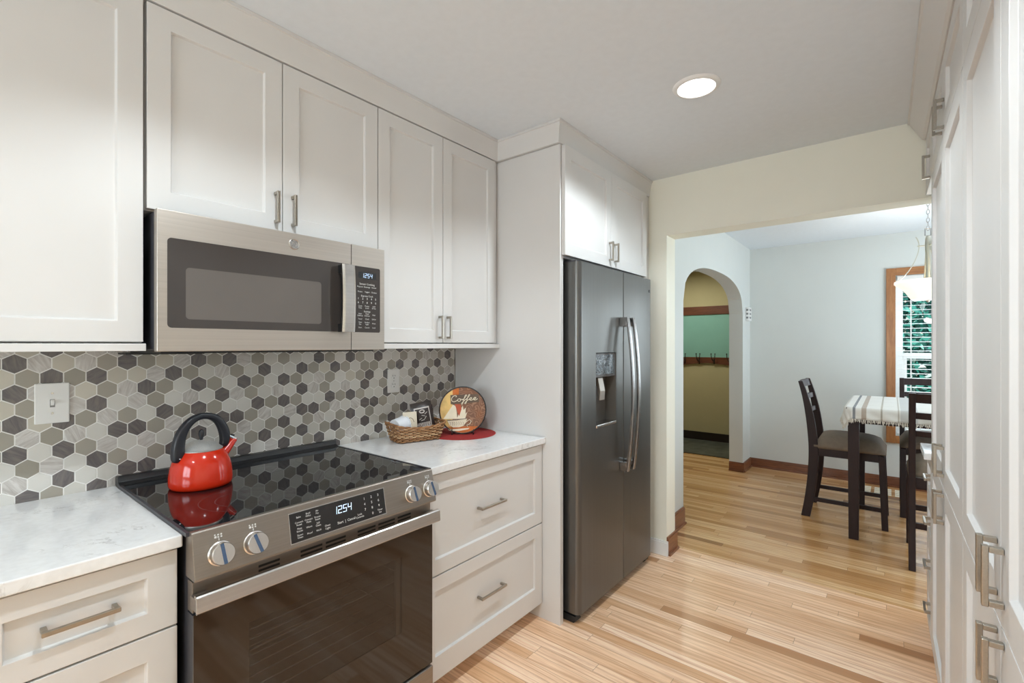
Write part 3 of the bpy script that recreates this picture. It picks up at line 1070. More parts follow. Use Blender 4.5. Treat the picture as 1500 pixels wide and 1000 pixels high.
# ================================================================== RANGE
RY0, RY1 = 0.4035, 1.1655
t = thing('range', 'slate slide-in electric range with black glass cooktop', 'range', (0.35, (RY0 + RY1) / 2, 0))
b = MB()
b.box(0.03, 0.655, RY0 + 0.006, RY0 + 0.03, 0.02, 0.9135); b.box(0.03, 0.655, RY1 - 0.03, RY1 - 0.006, 0.02, 0.9135)
b.box(0.03, 0.06, RY0 + 0.03, RY1 - 0.03, 0.02, 0.9135); b.box(0.06, 0.655, RY0 + 0.03, RY1 - 0.03, 0.80, 0.9135)
b.box(0.06, 0.655, RY0 + 0.03, RY1 - 0.03, 0.02, 0.20)
b.build('body', M['case'], t, bevel=0.001)
b = MB()   # oven cavity liner
b.box(0.20, 0.205, RY0 + 0.06, RY1 - 0.06, 0.26, 0.72); b.box(0.205, 0.654, RY0 + 0.06, RY0 + 0.065, 0.26, 0.72)
b.box(0.205, 0.654, RY1 - 0.065, RY1 - 0.06, 0.26, 0.72); b.box(0.205, 0.654, RY0 + 0.065, RY1 - 0.065, 0.26, 0.265); b.box(0.205, 0.654, RY0 + 0.065, RY1 - 0.065, 0.715, 0.72)
b.build('oven_liner', M['oven_in'], t)
for zz in (0.40, 0.54):
    b = MB()
    for yy in (RY0 + 0.07, RY1 - 0.07): b.tube([(0.22, yy, zz), (0.64, yy, zz)], 0.003, 6)
    for k in range(9): b.tube([(0.23 + k * 0.05, RY0 + 0.07, zz), (0.23 + k * 0.05, RY1 - 0.07, zz)], 0.0025, 6)
    b.build('oven_rack', M['steel'], t)
ck = MB(); ck.box(0.050, 0.672, 0.3985, 1.170, 0.9150, 0.9225)
ck = ck.build('cooktop', M['glass_black'], t, bevel=0.002)
b = MB()
b.box(0.050, 0.680, 0.3962, 0.404, 0.9148, 0.9240); b.build('cooktop_edge', M['case'], ck)
b = MB(); b.box(0.050, 0.680, 1.1645, 1.1722, 0.9148, 0.9240); b.build('cooktop_edge', M['case'], ck)
b = MB()
b.prism([(0.0095, 0.397, 0.915), (0.066, 0.397, 0.915), (0.066, 0.397, 0.923), (0.046, 0.397, 0.930), (0.040, 0.397, 0.946), (0.014, 0.397, 0.946), (0.0095, 0.397, 0.940)], (0, 0.775, 0))
b.build('rear_trim', M['black'], t, bevel=0.0015)
for (cx_, cy_, r_) in ((0.21, 0.585, 0.090), (0.50, 0.600, 0.115), (0.50, 0.600, 0.075), (0.21, 0.985, 0.075), (0.50, 0.975, 0.105), (0.22, 0.785, 0.060)):
    b = MB()
    b.lathe([(r_ - 0.0006, 0), (r_ + 0.0006, 0)], (cx_, cy_, 0.92262), 64)
    for f in [f for f in b.bm.faces if len(f.verts) > 4]: b.bm.faces.remove(f)
    b.build('burner_ring', M['ring'], ck)
# control panel (tilted)
xt, zt, xb_, zb_ = 0.693, 0.9235, 0.716, 0.812
b = MB()
b.prism([(0.6735, RY0, 0.9235), (xt - 0.004, RY0, 0.9250), (xt, RY0, zt - 0.002), (xb_, RY0, zb_ + 0.006), (xb_ - 0.002, RY0, zb_), (0.655, RY0, zb_), (0.655, RY0, 0.9140), (0.6735, RY0, 0.9140)], (0, RY1 - RY0, 0))
pnl = b.build('control_panel', M['slate_range'], t, bevel=0.0015)
sl = Vector((xb_ - xt, 0, zb_ - zt)); L_ = sl.length; sl.normalize()
nrm = Vector((-sl.z, 0, sl.x))


def onp(y, v, off=0.0):
    """point on the tilted panel: v metres down from its top edge"""
    p = Vector((xt, y, zt)) + sl * v + nrm * off
    return tuple(p)


def panel_plate(mb, y0, y1, v0, v1, o0, o1):
    a = [onp(y, v, o0) for y, v in ((y0, v0), (y1, v0), (y1, v1), (y0, v1))]
    mb.prism(a, nrm * (o1 - o0))


b = MB(); panel_plate(b, 0.634, 0.951, 0.016, 0.100, 0.0001, 0.0014); b.build('display_bezel', M['steel'], pnl)
b = MB(); panel_plate(b, 0.6365, 0.9485, 0.0185, 0.0975, 0.0005, 0.0020); dsp = b.build('display', M['panel_black'], pnl)
b = MB(); seven(b, '1254', 0.0125, 0.0215, lambda u, v: onp(0.796 + u, 0.044 - v, 0.0024), 0.3, 0.15); b.build('clock_digits', M['blue_led'], dsp)
b = MB()


def rtxt(s_, y, v, h):
    text_into(b, s_, h, lambda p, q: onp(y + p, v - q, 0.0024))


for i, col in enumerate(((0.662, ('Bake', 'Convect\nRoast', 'Pizza\nSnacks', 'Steam\nClean')), (0.690, ('Broil\nHi/Lo', 'Convect\nMulti', 'Warm', 'Proof')), (0.717, ('Air\nFry', 'Frozen\nSnack', 'Self\nClean', 'Wi-Fi')))):
    for j, s_ in enumerate(col[1]): rtxt(s_, col[0], 0.032 + j * 0.0172, 0.0068)
b.build('cooking_mode_legend', M['legend'], dsp); b = MB()
rtxt('Oven\nLight', 0.745, 0.082, 0.0078)
b.build('light_legend', M['legend'], dsp); b = MB()
rtxt('Start', 0.786, 0.0815, 0.010); rtxt('|', 0.803, 0.0815, 0.011); rtxt('Cancel', 0.823, 0.0815, 0.010)
b.build('start_legend', M['legend'], dsp); b = MB()
rtxt('Lock\nControls', 0.853, 0.080, 0.0078)
b.build('lock_legend', M['legend'], dsp); b = MB()
for i, s_ in enumerate('123456789'): rtxt(s_, 0.874 + (i % 3) * 0.0255, 0.034 + (i // 3) * 0.0165, 0.0105)
rtxt('0', 0.8995, 0.0845, 0.0105); b.build('number_pad_legend', M['legend'], dsp); b = MB(); rtxt('Timer\nSet', 0.927, 0.0845, 0.0078)
b.build('timer_legend', M['legend'], dsp)
for i, (ky, rot) in enumerate(((0.461, -0.12), (0.542, -0.30), (1.058, -0.15), (1.138, -0.22))):
    R = Matrix(((nrm.x, 0, sl.x), (0, 1, 0), (nrm.z, 0, sl.z)))   # columns: normal, y, down-slope
    Rm = Matrix((Vector((0, 1, 0)), -sl, nrm)).transposed()        # local x->y, y->up-slope, z->normal
    c_ = Vector(onp(ky, 0.063, 0.0004))
    k_ = MB().lathe([(0, 0), (0.0290, 0), (0.0290, 0.005), (0.0265, 0.007), (0.0265, 0.024), (0.0245, 0.027), (0, 0.027)], c_, 40, Rm)
    k_ = autosmooth(k_.build('knob', M['knob'], pnl))
    def kp(u, v, w):
        u2 = u * math.cos(rot) + v * math.sin(rot); v2 = -u * math.sin(rot) + v * math.cos(rot)
        return tuple(c_ + Rm @ Vector((u2, v2, w)))
    b = MB()
    b.prism([kp(-0.0040, -0.0244, 0.0268), kp(0.0040, -0.0244, 0.0268), kp(0.0040, 0.0244, 0.0268), kp(-0.0040, 0.0244, 0.0268)], nrm * 0.0008)
    b.build('pointer_groove', M['blue_stripe'], pnl)
    b = MB()
    for (u0, v0, sz) in ((-0.010, 0.0375, 0.0050), (-0.003, 0.0375, 0.0036), (0.004, 0.0375, 0.0036), (0.004, 0.0430, 0.0036), (-0.003, 0.0430, 0.0036), (-0.010, 0.0440, 0.0030)):
        q = [(u0, v0), (u0 + sz, v0), (u0 + sz, v0 + sz), (u0, v0 + sz)]
        b.prism([tuple(c_ + Rm @ Vector((u, v, 0.0001))) for u, v in q], nrm * 0.0005)
    b.prism([tuple(c_ + Rm @ Vector((u, v, 0.0001))) for u, v in ((-0.0009, 0.0305), (0.0009, 0.0305), (0.0009, 0.0362), (-0.0009, 0.0362))], nrm * 0.0005)
    b.build('burner_mark', M['legend'], pnl)
# vent strip under the panel
XD_ = 0.694
b = MB(); b.box(0.6551, XD_ - 0.006, RY0 + 0.004, RY1 - 0.004, 0.728, 0.803)
vs = b.build('vent_strip', M['slate_range'], t, bevel=0.001)
for (y0, n_) in ((0.56, 1), (0.675, 2), (0.86, 2), (1.015, 1)):
    for q in range(n_):
        b = MB()
        for zz in (0.760, 0.772, 0.784):
            b.box(XD_ - 0.0062, XD_ - 0.0054, y0 + q * 0.077, y0 + q * 0.077 + 0.066 * (0.85 if n_ == 1 else 1), zz, zz + 0.0062)
        b.build('vent_slots', M['black'], vs)
# oven door
d = MB(); d.box(0.656, XD_, RY0 + 0.003, RY1 - 0.003, 0.222, 0.232); d.box(0.656, XD_, RY0 + 0.003, RY1 - 0.003, 0.66, 0.725)
d.box(0.656, XD_, RY0 + 0.003, 0.532, 0.232, 0.66); d.box(0.656, XD_, 1.024, RY1 - 0.003, 0.232, 0.66); d.box(0.656, XD_, 0.532, 1.024, 0.232, 0.262)
dr = d.build('oven_door', M['case'], t)
b = MB()
xo = XD_ + 0.004
for (y0, y1, z0, z1) in ((RY0 + 0.003, 0.532, 0.222, 0.727), (1.024, RY1 - 0.003, 0.222, 0.727), (0.532, 1.024, 0.654, 0.727), (0.532, 1.024, 0.222, 0.395)):
    b.box(XD_ + 0.0002, xo, y0, y1, z0, z1)
b.build('door_glass', M['glass_brown'], dr)
MB().box(XD_ + 0.0003, xo - 0.0002, 0.532, 1.024, 0.395, 0.654).build('window', M['oven_pane'], dr)
MB().box(XD_ - 0.012, XD_ - 0.001, 1.005, 1.0235, 0.395, 0.654).build('window_liner', M['steel_dark'], dr)
hb = MB()
hb.prism([(xo + 0.030, RY0 - 0.002, 0.744), (xo + 0.034, RY0 - 0.002, 0.742), (xo + 0.038, RY0 - 0.002, 0.746), (xo + 0.036, RY0 - 0.002, 0.781), (xo + 0.032, RY0 - 0.002, 0.785), (xo + 0.022, RY0 - 0.002, 0.785), (xo + 0.022, RY0 - 0.002, 0.777), (xo + 0.030, RY0 - 0.002, 0.777)], (0, RY1 - RY0 + 0.004, 0))
hb = hb.build('handle', M['steel'], dr, bevel=0.0008)
for y0 in (RY0 - 0.001, RY1 - 0.034):
    b = MB(); b.box(0.690, xo + 0.0295, y0, y0 + 0.035, 0.745, 0.776)
    b.build('handle_bracket', M['slate_range'], hb, bevel=0.002)
b = MB(); b.box(0.656, XD_ + 0.010, RY0 + 0.004, RY1 - 0.004, 0.03, 0.214)
b.build('storage_drawer', M['slate_range'], t, bevel=0.003)
for yy in (RY0 + 0.05, RY1 - 0.05):
    for xx in (0.10, 0.60):
        b = MB()
        b.lathe([(0, 0), (0.018, 0), (0.018, 0.02), (0, 0.02)], (xx, yy, 0), 14)
        b.build('foot', M['black'], t)

# ================================================================== KETTLE
KC = (0.250, 0.568)
kz = 0.9227
t = thing('kettle', 'red enamel tea kettle with black arched handle on the cooktop', 'kettle', (*KC, kz))
body = MB().lathe([(0, 0), (0.080, 0), (0.0865, 0.004), (0.0890, 0.012), (0.0892, 0.024), (0.0880, 0.042), (0.0850, 0.062), (0.0800, 0.080), (0.0730, 0.096), (0.0640, 0.109), (0.0590, 0.115), (0, 0.115)], (*KC, kz), 64)
body = autosmooth(body.build('body', M['red'], t), 50)
lid = MB().lathe([(0.060, 0.1152), (0.0605, 0.118), (0.057, 0.120), (0.053, 0.1235), (0.040, 0.135), (0.026, 0.142), (0.012, 0.1455), (0, 0.146)], (*KC, kz), 48)
M['lid_steel'] = brushed('lid_brushed_steel', (0.78, 0.76, 0.73), 0.38, 0.75, 'Z')
lid = autosmooth(lid.build('lid', M['lid_steel'], t), 50)
kn = MB().lathe([(0, 0.145), (0.004, 0.146), (0.005, 0.150), (0.0075, 0.158), (0.0085, 0.166), (0.007, 0.175), (0.003, 0.180), (0, 0.181)], (*KC, kz), 20)
autosmooth(kn.build('lid_knob', M['kettle_black'], lid), 60)
ka = math.radians(-14)
ku = Vector((-math.sin(ka), math.cos(ka), 0)) if False else Vector((math.sin(ka), math.cos(ka), 0))
kv = Vector((ku.y, -ku.x, 0))
kc3 = Vector((*KC, kz))
hp = []
prof = [(-0.0710, 0.086), (-0.0725, 0.106), (-0.0725, 0.132), (-0.067, 0.164), (-0.053, 0.193), (-0.032, 0.214), (-0.004, 0.225), (0.030, 0.221), (0.056, 0.204), (0.072, 0.177), (0.079, 0.150), (0.079, 0.128), (0.070, 0.108)]
wid = [0.014, 0.0145, 0.014, 0.013, 0.0125, 0.012, 0.012, 0.012, 0.0125, 0.013, 0.0135, 0.013, 0.011]
thk = [0.016, 0.019, 0.0185, 0.016, 0.0135, 0.0115, 0.0105, 0.0115, 0.0135, 0.0155, 0.016, 0.0145, 0.011]
pts3 = [kc3 + ku * a + Vector((0, 0, c)) for a, c in prof]


def ksec(i):
    a = pts3[max(i - 1, 0)]; c = pts3[min(i + 1, len(pts3) - 1)]
    tn = (c - a).normalized(); nn = tn.cross(kv).normalized()
    return [kv * (wid[i] * math.copysign(abs(math.cos(2 * PI * k / 16)) ** 0.6, math.cos(2 * PI * k / 16))) + nn * (thk[i] * math.copysign(abs(math.sin(2 * PI * k / 16)) ** 0.6, math.sin(2 * PI * k / 16))) for k in range(16)]


h = MB().sweep(pts3, ksec)
h = h.build('handle', M['kettle_black'], t, smooth=True)
sb = h.modifiers.new('smooth', 'SUBSURF'); sb.levels = 1; sb.render_levels = 2
rv = kc3 + ku * (-0.0725) + kv * 0.0138 + Vector((0, 0, 0.100))
MB().lathe([(0, 0), (0.0028, 0), (0.002, 0.0015), (0, 0.0015)], rv, 12, Vector((0, 0, 1)).rotation_difference(kv).to_matrix()).build('rivet', M['chrome'], h)
sp = MB()
s0 = kc3 + ku * 0.058 + Vector((0, 0, 0.072)); s1 = kc3 + ku * 0.112 + Vector((0, 0, 0.128))
sp.tube([s0, s0.lerp(s1, 0.5), s1], [0.019, 0.0145, 0.0105], 20)
spo = autosmooth(sp.build('spout', M['red'], t), 50)
c0 = s1 + (s1 - s0).normalized() * 0.0003
b = MB(); b.tube([c0, c0 + (s1 - s0).normalized() * 0.006], [0.0100, 0.0085], 16)
b.tube([c0 + Vector((0, 0, 0.004)) - ku * 0.004, c0 - ku * 0.022 + Vector((0, 0, 0.016))], [0.008, 0.006], 12)
b.build('whistle_cap', M['chrome'], spo)
b = MB(); b.tube([c0 - ku * 0.012 + Vector((0, 0, 0.017)), c0 - ku * 0.000 + Vector((0, 0, 0.013))], [0.0035, 0.003], 10)
b.build('whistle_lever', M['kettle_black'], spo)

# ================================================================== COUNTER OBJECTS
ZM = ZCT + 0.0003
pm = MB().lathe([(0, 0), (0.178, 0), (0.180, 0.001), (0.178, 0.002), (0, 0.002)], (0.245, 1.768, ZM), 72).build('placemat', M['mat_red'])
tag(pm, 'round red placemat lying under the coffee plate', 'placemat')

# decorative plate on a wire stand
PC = Vector((0.266, 1.756, 1.0395))
pnm = Vector((0.70, -0.70, 0.20)).normalized()       # plate normal
pu = Vector((0, 0, 1)).cross(pnm).normalized()       # to the right seen from the front
pv = pnm.cross(pu)
PR = 0.122
t = thing('decorative_plate', 'round brown plate lettered Coffee standing on a wire easel', 'plate', tuple(PC - pv * PR))
PM = Matrix((pu, pv, pnm)).transposed()


def onplate(u, v, w=0.0):
    return tuple(PC + pu * u + pv * v + pnm * w)


M['p_brown'] = NT('plate_brown_scrolls')
_m = M['p_brown']
_vec, _ = _m.xyz()
_w = _m.n('ShaderNodeTexWave', wave_type='RINGS')
_m.link(_m.mapping(_vec, (1, 1, 1)), _w.inputs['Vector'])
_w.inputs['Scale'].default_value = 14; _w.inputs['Distortion'].default_value = 14; _w.inputs['Detail'].default_value = 0; _w.inputs['Detail Scale'].default_value = 2.2
_c = _m.ramp(_w.outputs[0], [(0.0, (0.17, 0.075, 0.045)), (0.70, (0.19, 0.085, 0.050)), (0.95, (0.30, 0.155, 0.095)), (1.0, (0.32, 0.165, 0.10))])
_n = _m.ramp(_m.noise(_vec, 16, 2), [(0.45, (0, 0, 0)), (0.75, (1, 1, 1))])
_m.color(_m.mix(_m.math('MULTIPLY', _n, 0.35), _c, (0.34, 0.10, 0.02)))
_m.set(rough=0.25)
M['p_brown'] = _m.m
M['p_yellow'] = plain('plate_yellow', (0.62, 0.40, 0.14), 0.25, 0.25, 20)
M['p_orange'] = plain('plate_orange', (0.50, 0.12, 0.018), 0.25, 0.2, 20)
M['p_banner'] = plain('plate_banner', (0.115, 0.075, 0.052), 0.25, 0.12, 20)
M['p_cream'] = plain('plate_cream', (0.76, 0.66, 0.50), 0.25, 0.08, 20)
M['p_red'] = plain('plate_brick_red', (0.45, 0.075, 0.03), 0.25, 0.1, 20)

rim = MB().lathe([(0, -0.006), (PR * 0.6, -0.006), (PR, 0.0), (PR + 0.001, 0.002), (PR - 0.003, 0.003), (PR - 0.005, 0.001), (0, 0.0)], PC, 72, PM)
autosmooth(rim.build('plate_body', M['iron'], t), 40)
MB().lathe([(0, 0.0005), (PR - 0.0045, 0.0012), (PR - 0.0045, 0.0014), (0, 0.0014)], PC, 72, PM).build('painted_face', M['p_brown'], t)


def art(mb, poly, layer):
    q = [onplate(u, v, 0.0013 + 0.0003 * layer) for u, v in poly]
    mb.face([mb.bm.verts.new(p) for p in q])


def chord(x0, x1, n=14):
    """region of the disc between two vertical lines"""
    r = PR - 0.006
    up = []; lo = []
    for k in range(n + 1):
        x = x0 + (x1 - x0) * k / n
        y = math.sqrt(max(0, r * r - x * x))
        up.append((x, y)); lo.append((x, -y))
    return up + lo[::-1]


b = MB(); art(b, chord(-PR + 0.0065, -0.052), 1); b.build('yellow_band', M['p_yellow'], t)
b = MB(); art(b, [(x, max(y, 0.055)) for x, y in chord(-0.052, -0.020)][:15] + [(-0.020, 0.055), (-0.052, 0.055)], 1); b.build('orange_block', M['p_orange'], t)
b = MB(); art(b, [(0.115 * math.sin(a), -0.115 * math.cos(a)) for a in [-0.75 + 1.5 * k / 16 for k in range(17)]], 1); b.build('orange_base', M['p_orange'], t)
b = MB(); art(b, [(-0.062, 0.030), (0.085, 0.040), (0.083, 0.082), (-0.064, 0.078)], 3); b.build('banner', M['p_banner'], t)
b = MB(); art(b, [(-0.10, -0.045), (-0.05, 0.028), (-0.035, 0.020), (-0.028, -0.045)], 2)
art(b, [(-0.03, -0.045), (-0.015, -0.005), (0.0, 0.022), (0.004, 0.0), (0.016, 0.012), (0.014, -0.02), (0.024, -0.010), (0.012, -0.045)], 3)
b.build('cream_steam', M['p_cream'], t)
b = MB(); art(b, [(-0.042, 0.030), (-0.012, 0.030), (-0.006, 0.005), (-0.018, -0.032), (-0.030, 0.0)], 4); b.build('red_flame', M['p_red'], t)
b = MB()
art(b, [(-0.080, -0.052), (0.022, -0.044), (0.016, -0.066), (0.002, -0.082), (-0.018, -0.088), (-0.050, -0.088), (-0.068, -0.076)], 4)
art(b, [(-0.075, -0.099), (0.035, -0.092), (0.028, -0.099), (-0.02, -0.107), (-0.06, -0.106)], 4)
b.tube([onplate(u, v, 0.003) for u, v in ((0.016, -0.062), (0.034, -0.050), (0.044, -0.058), (0.036, -0.072), (0.020, -0.078), (0.026, -0.086))], 0.0022, 6)
b.build('painted_cup', M['p_cream'], t)
b = MB()
b.tube([onplate(u, v, 0.0035) for u, v in ((-0.080, -0.052), (-0.03, -0.050), (0.022, -0.043))], 0.0016, 6)
for q in range(7):
    b.tube([onplate(-0.066 + q * 0.011 + 0.004 * math.sin(k), -0.060 - 0.006 * k, 0.0033) for k in range(4)], 0.0007, 5)
b.build('cup_lines', M['p_banner'], t)


def catmull(p, n=8):
    out = []
    q = [p[0]] + list(p) + [p[-1]]
    for i in range(1, len(q) - 2):
        p0, p1, p2, p3 = q[i - 1:i + 3]
        for k in range(n):
            s_ = k / n
            out.append(tuple(0.5 * ((2 * b1) + (-a + c) * s_ + (2 * a - 5 * b1 + 4 * c - d_) * s_ ** 2 + (-a + 3 * b1 - 3 * c + d_) * s_ ** 3) for a, b1, c, d_ in zip(p0, p1, p2, p3)))
    out.append(tuple(p[-1]))
    return out


# script word in strokes
strokes = [
    [(0.30, 0.80), (0.36, 0.92), (0.26, 1.02), (0.10, 0.92), (-0.02, 0.62), (0.0, 0.30), (0.14, 0.14), (0.32, 0.22), (0.44, 0.36)],
    [(0.62, 0.52), (0.50, 0.50), (0.44, 0.32), (0.52, 0.16), (0.66, 0.22), (0.70, 0.42), (0.62, 0.52), (0.66, 0.42), (0.84, 0.44)],
    [(0.80, 0.30), (0.96, 0.52), (1.14, 0.94), (1.10, 1.02), (1.02, 0.86), (0.94, 0.40), (0.84, -0.20), (0.76, -0.28), (0.78, -0.10), (0.98, 0.22), (1.06, 0.36)],
    [(1.06, 0.34), (1.22, 0.56), (1.40, 0.96), (1.36, 1.04), (1.28, 0.88), (1.20, 0.42), (1.10, -0.16), (1.02, -0.24), (1.04, -0.06), (1.24, 0.24), (1.32, 0.34)],
    [(1.32, 0.32), (1.50, 0.40), (1.56, 0.54), (1.46, 0.58), (1.38, 0.40), (1.44, 0.22), (1.56, 0.22), (1.66, 0.34)],
    [(1.66, 0.32), (1.82, 0.40), (1.88, 0.54), (1.78, 0.58), (1.70, 0.40), (1.76, 0.22), (1.90, 0.24), (2.02, 0.38)]]
b = MB()
for st in strokes:
    b.tube([onplate(-0.056 + u * 0.066, 0.037 + v * 0.036 + u * 0.0035, 0.0042) for u, v in catmull(st, 6)], 0.0019, 6)
b.build('script_lettering', M['p_cream'], t)

t = thing('plate_easel', 'black wire easel holding the round coffee plate', 'plate stand', (0.26, 1.76, ZM + 0.002))
b = MB()
zb0 = ZM + 0.0022 + 0.0023
for sgn in (-1, 1):
    f0 = PC + pu * (0.055 * sgn) - pv * (PR * 0.90) + pnm * 0.010
    bk = PC + pu * (0.050 * sgn) - pnm * 0.012
    b.tube(catmull([tuple(f0 + pv * 0.012 + pnm * 0.006), (f0.x + pnm.x * 0.008, f0.y + pnm.y * 0.008, zb0 + 0.003), (f0.x - pnm.x * 0.02, f0.y - pnm.y * 0.02, zb0), tuple(Vector((bk.x, bk.y, zb0)) - Vector((pnm.x, pnm.y, 0)) * 0.02), tuple(bk + Vector((0, 0, -0.05))), tuple(bk), tuple(bk + pv * 0.09)], 6), 0.0022, 8)
p0 = PC - pv * 0.115 - pnm * 0.03
b.tube([(p0.x + pu.x * -0.052, p0.y + pu.y * -0.052, zb0 + 0.002), (p0.x + pu.x * 0.052, p0.y + pu.y * 0.052, zb0 + 0.002)], 0.002, 8)
b.tube([tuple(PC + pu * -0.05 - pnm * 0.0125 + pv * 0.03), tuple(PC + pu * 0.05 - pnm * 0.0125 + pv * 0.03)], 0.002, 8)
b.build('wire_frame', M['iron'], t, smooth=True)

# wicker basket
BC = (0.186, 1.509)
BRZ = math.radians(-15)
BX0, BX1, BY0, BY1 = -0.060, 0.060, -0.106, 0.106
zb0, zt0, fl = 0.0, 0.061, 0.020
t = thing('wicker_basket', 'rectangular woven willow basket holding the coffee packets', 'basket', (*BC, ZM + 0.0026), BRZ)


def bloop(f, off=0.0, n=72):
    """rounded rectangle outline at height fraction f"""
    e = fl * f + off
    x0, x1, y0, y1 = BX0 - e, BX1 + e, BY0 - e, BY1 + e
    r = 0.022
    pts = []
    for (cx_, cy_, a0) in ((x1 - r, y1 - r, 0), (x0 + r, y1 - r, PI / 2), (x0 + r, y0 + r, PI), (x1 - r, y0 + r, 1.5 * PI)):
        for k in range(5): pts.append((cx_ + r * math.cos(a0 + k * PI / 8), cy_ + r * math.sin(a0 + k * PI / 8)))
    out = []
    L = [math.dist(pts[i], pts[(i + 1) % len(pts)]) for i in range(len(pts))]
    tot = sum(L)
    for k in range(n):
        d_ = tot * k / n; i = 0
        while d_ > L[i]: d_ -= L[i]; i += 1
        a, c = pts[i], pts[(i + 1) % len(pts)]
        s_ = d_ / L[i]
        out.append((a[0] + (c[0] - a[0]) * s_, a[1] + (c[1] - a[1]) * s_))
    return out


def bz(f, y):
    return (zt0) * f + 0.012 * f * (abs(y / (BY1 - BY0) * 2)) ** 2


b = MB()
NR = 10
for r_ in range(NR):
    f = (r_ + 0.5) / NR
    pts = []
    for k in range(72):
        nx, ny = bloop(f, 0.0052 * math.sin(k * PI / 2 + PI / 4 + (r_ % 2) * PI))[k]
        pts.append((nx, ny, bz(f, ny) + 0.001))
    b.tube(pts, 0.0030, 6, closed=True)
b.build('weave', M['wicker'], t, smooth=True, local=True)
b = MB()
for k in range(0, 72, 2):
    a = bloop(0.0)[k]; c = bloop(1.0)[k]
    b.tube([(a[0], a[1], 0.001), (c[0], c[1], bz(1.0, c[1]))], 0.0024, 5)
M['stake'] = plain('willow_stake', (0.20, 0.085, 0.035), 0.6, 0.2, 40)
b.build('stakes', M['stake'], t, smooth=True, local=True)
b = MB()
for s_ in (0, PI):
    pts = []
    for k in range(144):
        nx, ny = bloop(1.03, 0.0035 * math.cos(k * 0.55 + s_), 144)[k]
        pts.append((nx, ny, bz(1.03, ny) + 0.003 + 0.0035 * math.sin(k * 0.55 + s_)))
    b.tube(pts, 0.0040, 6, closed=True)
b.build('braided_rim', M['wicker'], t, smooth=True, local=True)
b = MB(); b.box(BX0 + 0.003, BX1 - 0.003, BY0 + 0.003, BY1 - 0.003, 0.0005, 0.004)
b.build('base', M['wicker'], t, local=True)


def inb(lx, ly, z=0.0):
    """point inside the basket, in world space"""
    return Matrix.Translation((*BC, ZM + 0.0026)) @ Matrix.Rotation(BRZ, 4, 'Z') @ Vector((lx, ly, 0.0046 + z))


# things in the basket
zin = ZM + 0.0072
M['paper'] = plain('white_paper', (0.74, 0.76, 0.80), 0.6, 0.02)
M['cream_paper'] = plain('cream_wrapper', (0.66, 0.58, 0.45), 0.5, 0.05)
M['foil'] = plain('dark_brown_foil', (0.018, 0.009, 0.008), 0.33, 0.3, 30)
M['silver_foil'] = plain('silver_label', (0.55, 0.50, 0.47), 0.3, 0.05, 20)
M['brown_ink'] = plain('brown_print', (0.10, 0.055, 0.03), 0.5, 0.1)
t = thing('paper_cup_stack', 'stack of white paper cups lying in the wicker basket', 'paper cups', tuple(inb(-0.012, -0.065)))
c0 = inb(0.010, -0.112, 0.066); c1 = inb(-0.014, -0.052, 0.072); dr_ = (c1 - c0).normalized()
b = MB(); b.tube([c0, c0 + dr_ * 0.002, c1], [0.034, 0.036, 0.040], 28)
autosmooth(b.build('cups', M['paper'], t), 40)
b = MB(); b.tube([c1 + dr_ * 0.0004, c1 + dr_ * 0.004], [0.043, 0.043], 28); b.build('rolled_rim', M['paper'], t)


def pouch(name, label, cat, mats, base, up, right, wdt, hgt, thk_, group=None):
    """sealed pouch: pillow body with flat crimped ends"""
    t = thing(name, label, cat, tuple(base), 0, group)
    up = Vector(up).normalized(); right = Vector(right); right = (right - up * right.dot(up)).normalized(); fr = right.cross(up)
    base = Vector(base)
    nu, nv = 10, 14
    mb = MB()
    for side in (1, -1):
        g = []
        for j in range(nv + 1):
            v = j / nv; row = []
            for i in range(nu + 1):
                u = i / nu
                e = (1 - abs(2 * u - 1) ** 2.5) * max(0.0, math.sin(PI * min(1, max(0, (v - 0.06) / 0.86)))) ** 0.6
                row.append(mb.bm.verts.new(base + right * ((u - 0.5) * wdt) + up * (v * hgt) + fr * (side * (0.0006 + e * thk_ / 2))))
            g.append(row)
        for j in range(nv):
            for i in range(nu): mb.face((g[j][i], g[j][i + 1], g[j + 1][i + 1], g[j + 1][i]))
    bd = mb.build('pouch', mats[0], t, smooth=True)
    return t, lambda u, v, w=0.0: tuple(base + right * (u * wdt) + up * (v * hgt) + fr * (w + thk_ / 2 * (1 - abs(2 * u) ** 2.5) * max(0.0, math.sin(PI * min(1, max(0, (v - 0.06) / 0.86)))) ** 0.6))


def grid_patch(mb, f, u0, u1, v0, v1, w, n=8):
    g = [[mb.bm.verts.new(f(u0 + (u1 - u0) * i / n, v0 + (v1 - v0) * j / n, w)) for i in range(n + 1)] for j in range(n + 1)]
    for j in range(n):
        for i in range(n): mb.face((g[j][i], g[j][i + 1], g[j + 1][i + 1], g[j + 1][i]))


RV = Vector((0.62, 0.78, 0.0))     # to the right as the camera sees it
t, f = pouch('cream_packet', 'cream wrapper with a brown swirl beside the paper cups', 'packet', [M['cream_paper']], tuple(inb(0.018, -0.030)), (-0.12, 0.02, 1), RV, 0.066, 0.132, 0.022)
b = MB(); b.tube([f(0.28 * math.cos(a) * (1 - a / 9), 0.62 + 0.20 * math.sin(a) * (1 - a / 9), 0.0012) for a in [0.35 * k for k in range(17)]], 0.0012, 5); b.build('printed_swirl', M['brown_ink'], t)
t, f = pouch('coffee_bag', 'dark brown coffee bag with silver label leaning in the basket', 'coffee bag', [M['foil']], tuple(inb(0.012, 0.054)), (-0.16, -0.10, 1), RV, 0.104, 0.176, 0.030, 'coffee bags in the basket')
b = MB()
for (u0, u1, v0, v1) in ((-0.36, -0.32, 0.34, 0.84), (0.32, 0.36, 0.34, 0.84), (-0.36, 0.36, 0.815, 0.85), (-0.36, 0.36, 0.30, 0.43)): grid_patch(b, f, u0, u1, v0, v1, 0.0007)
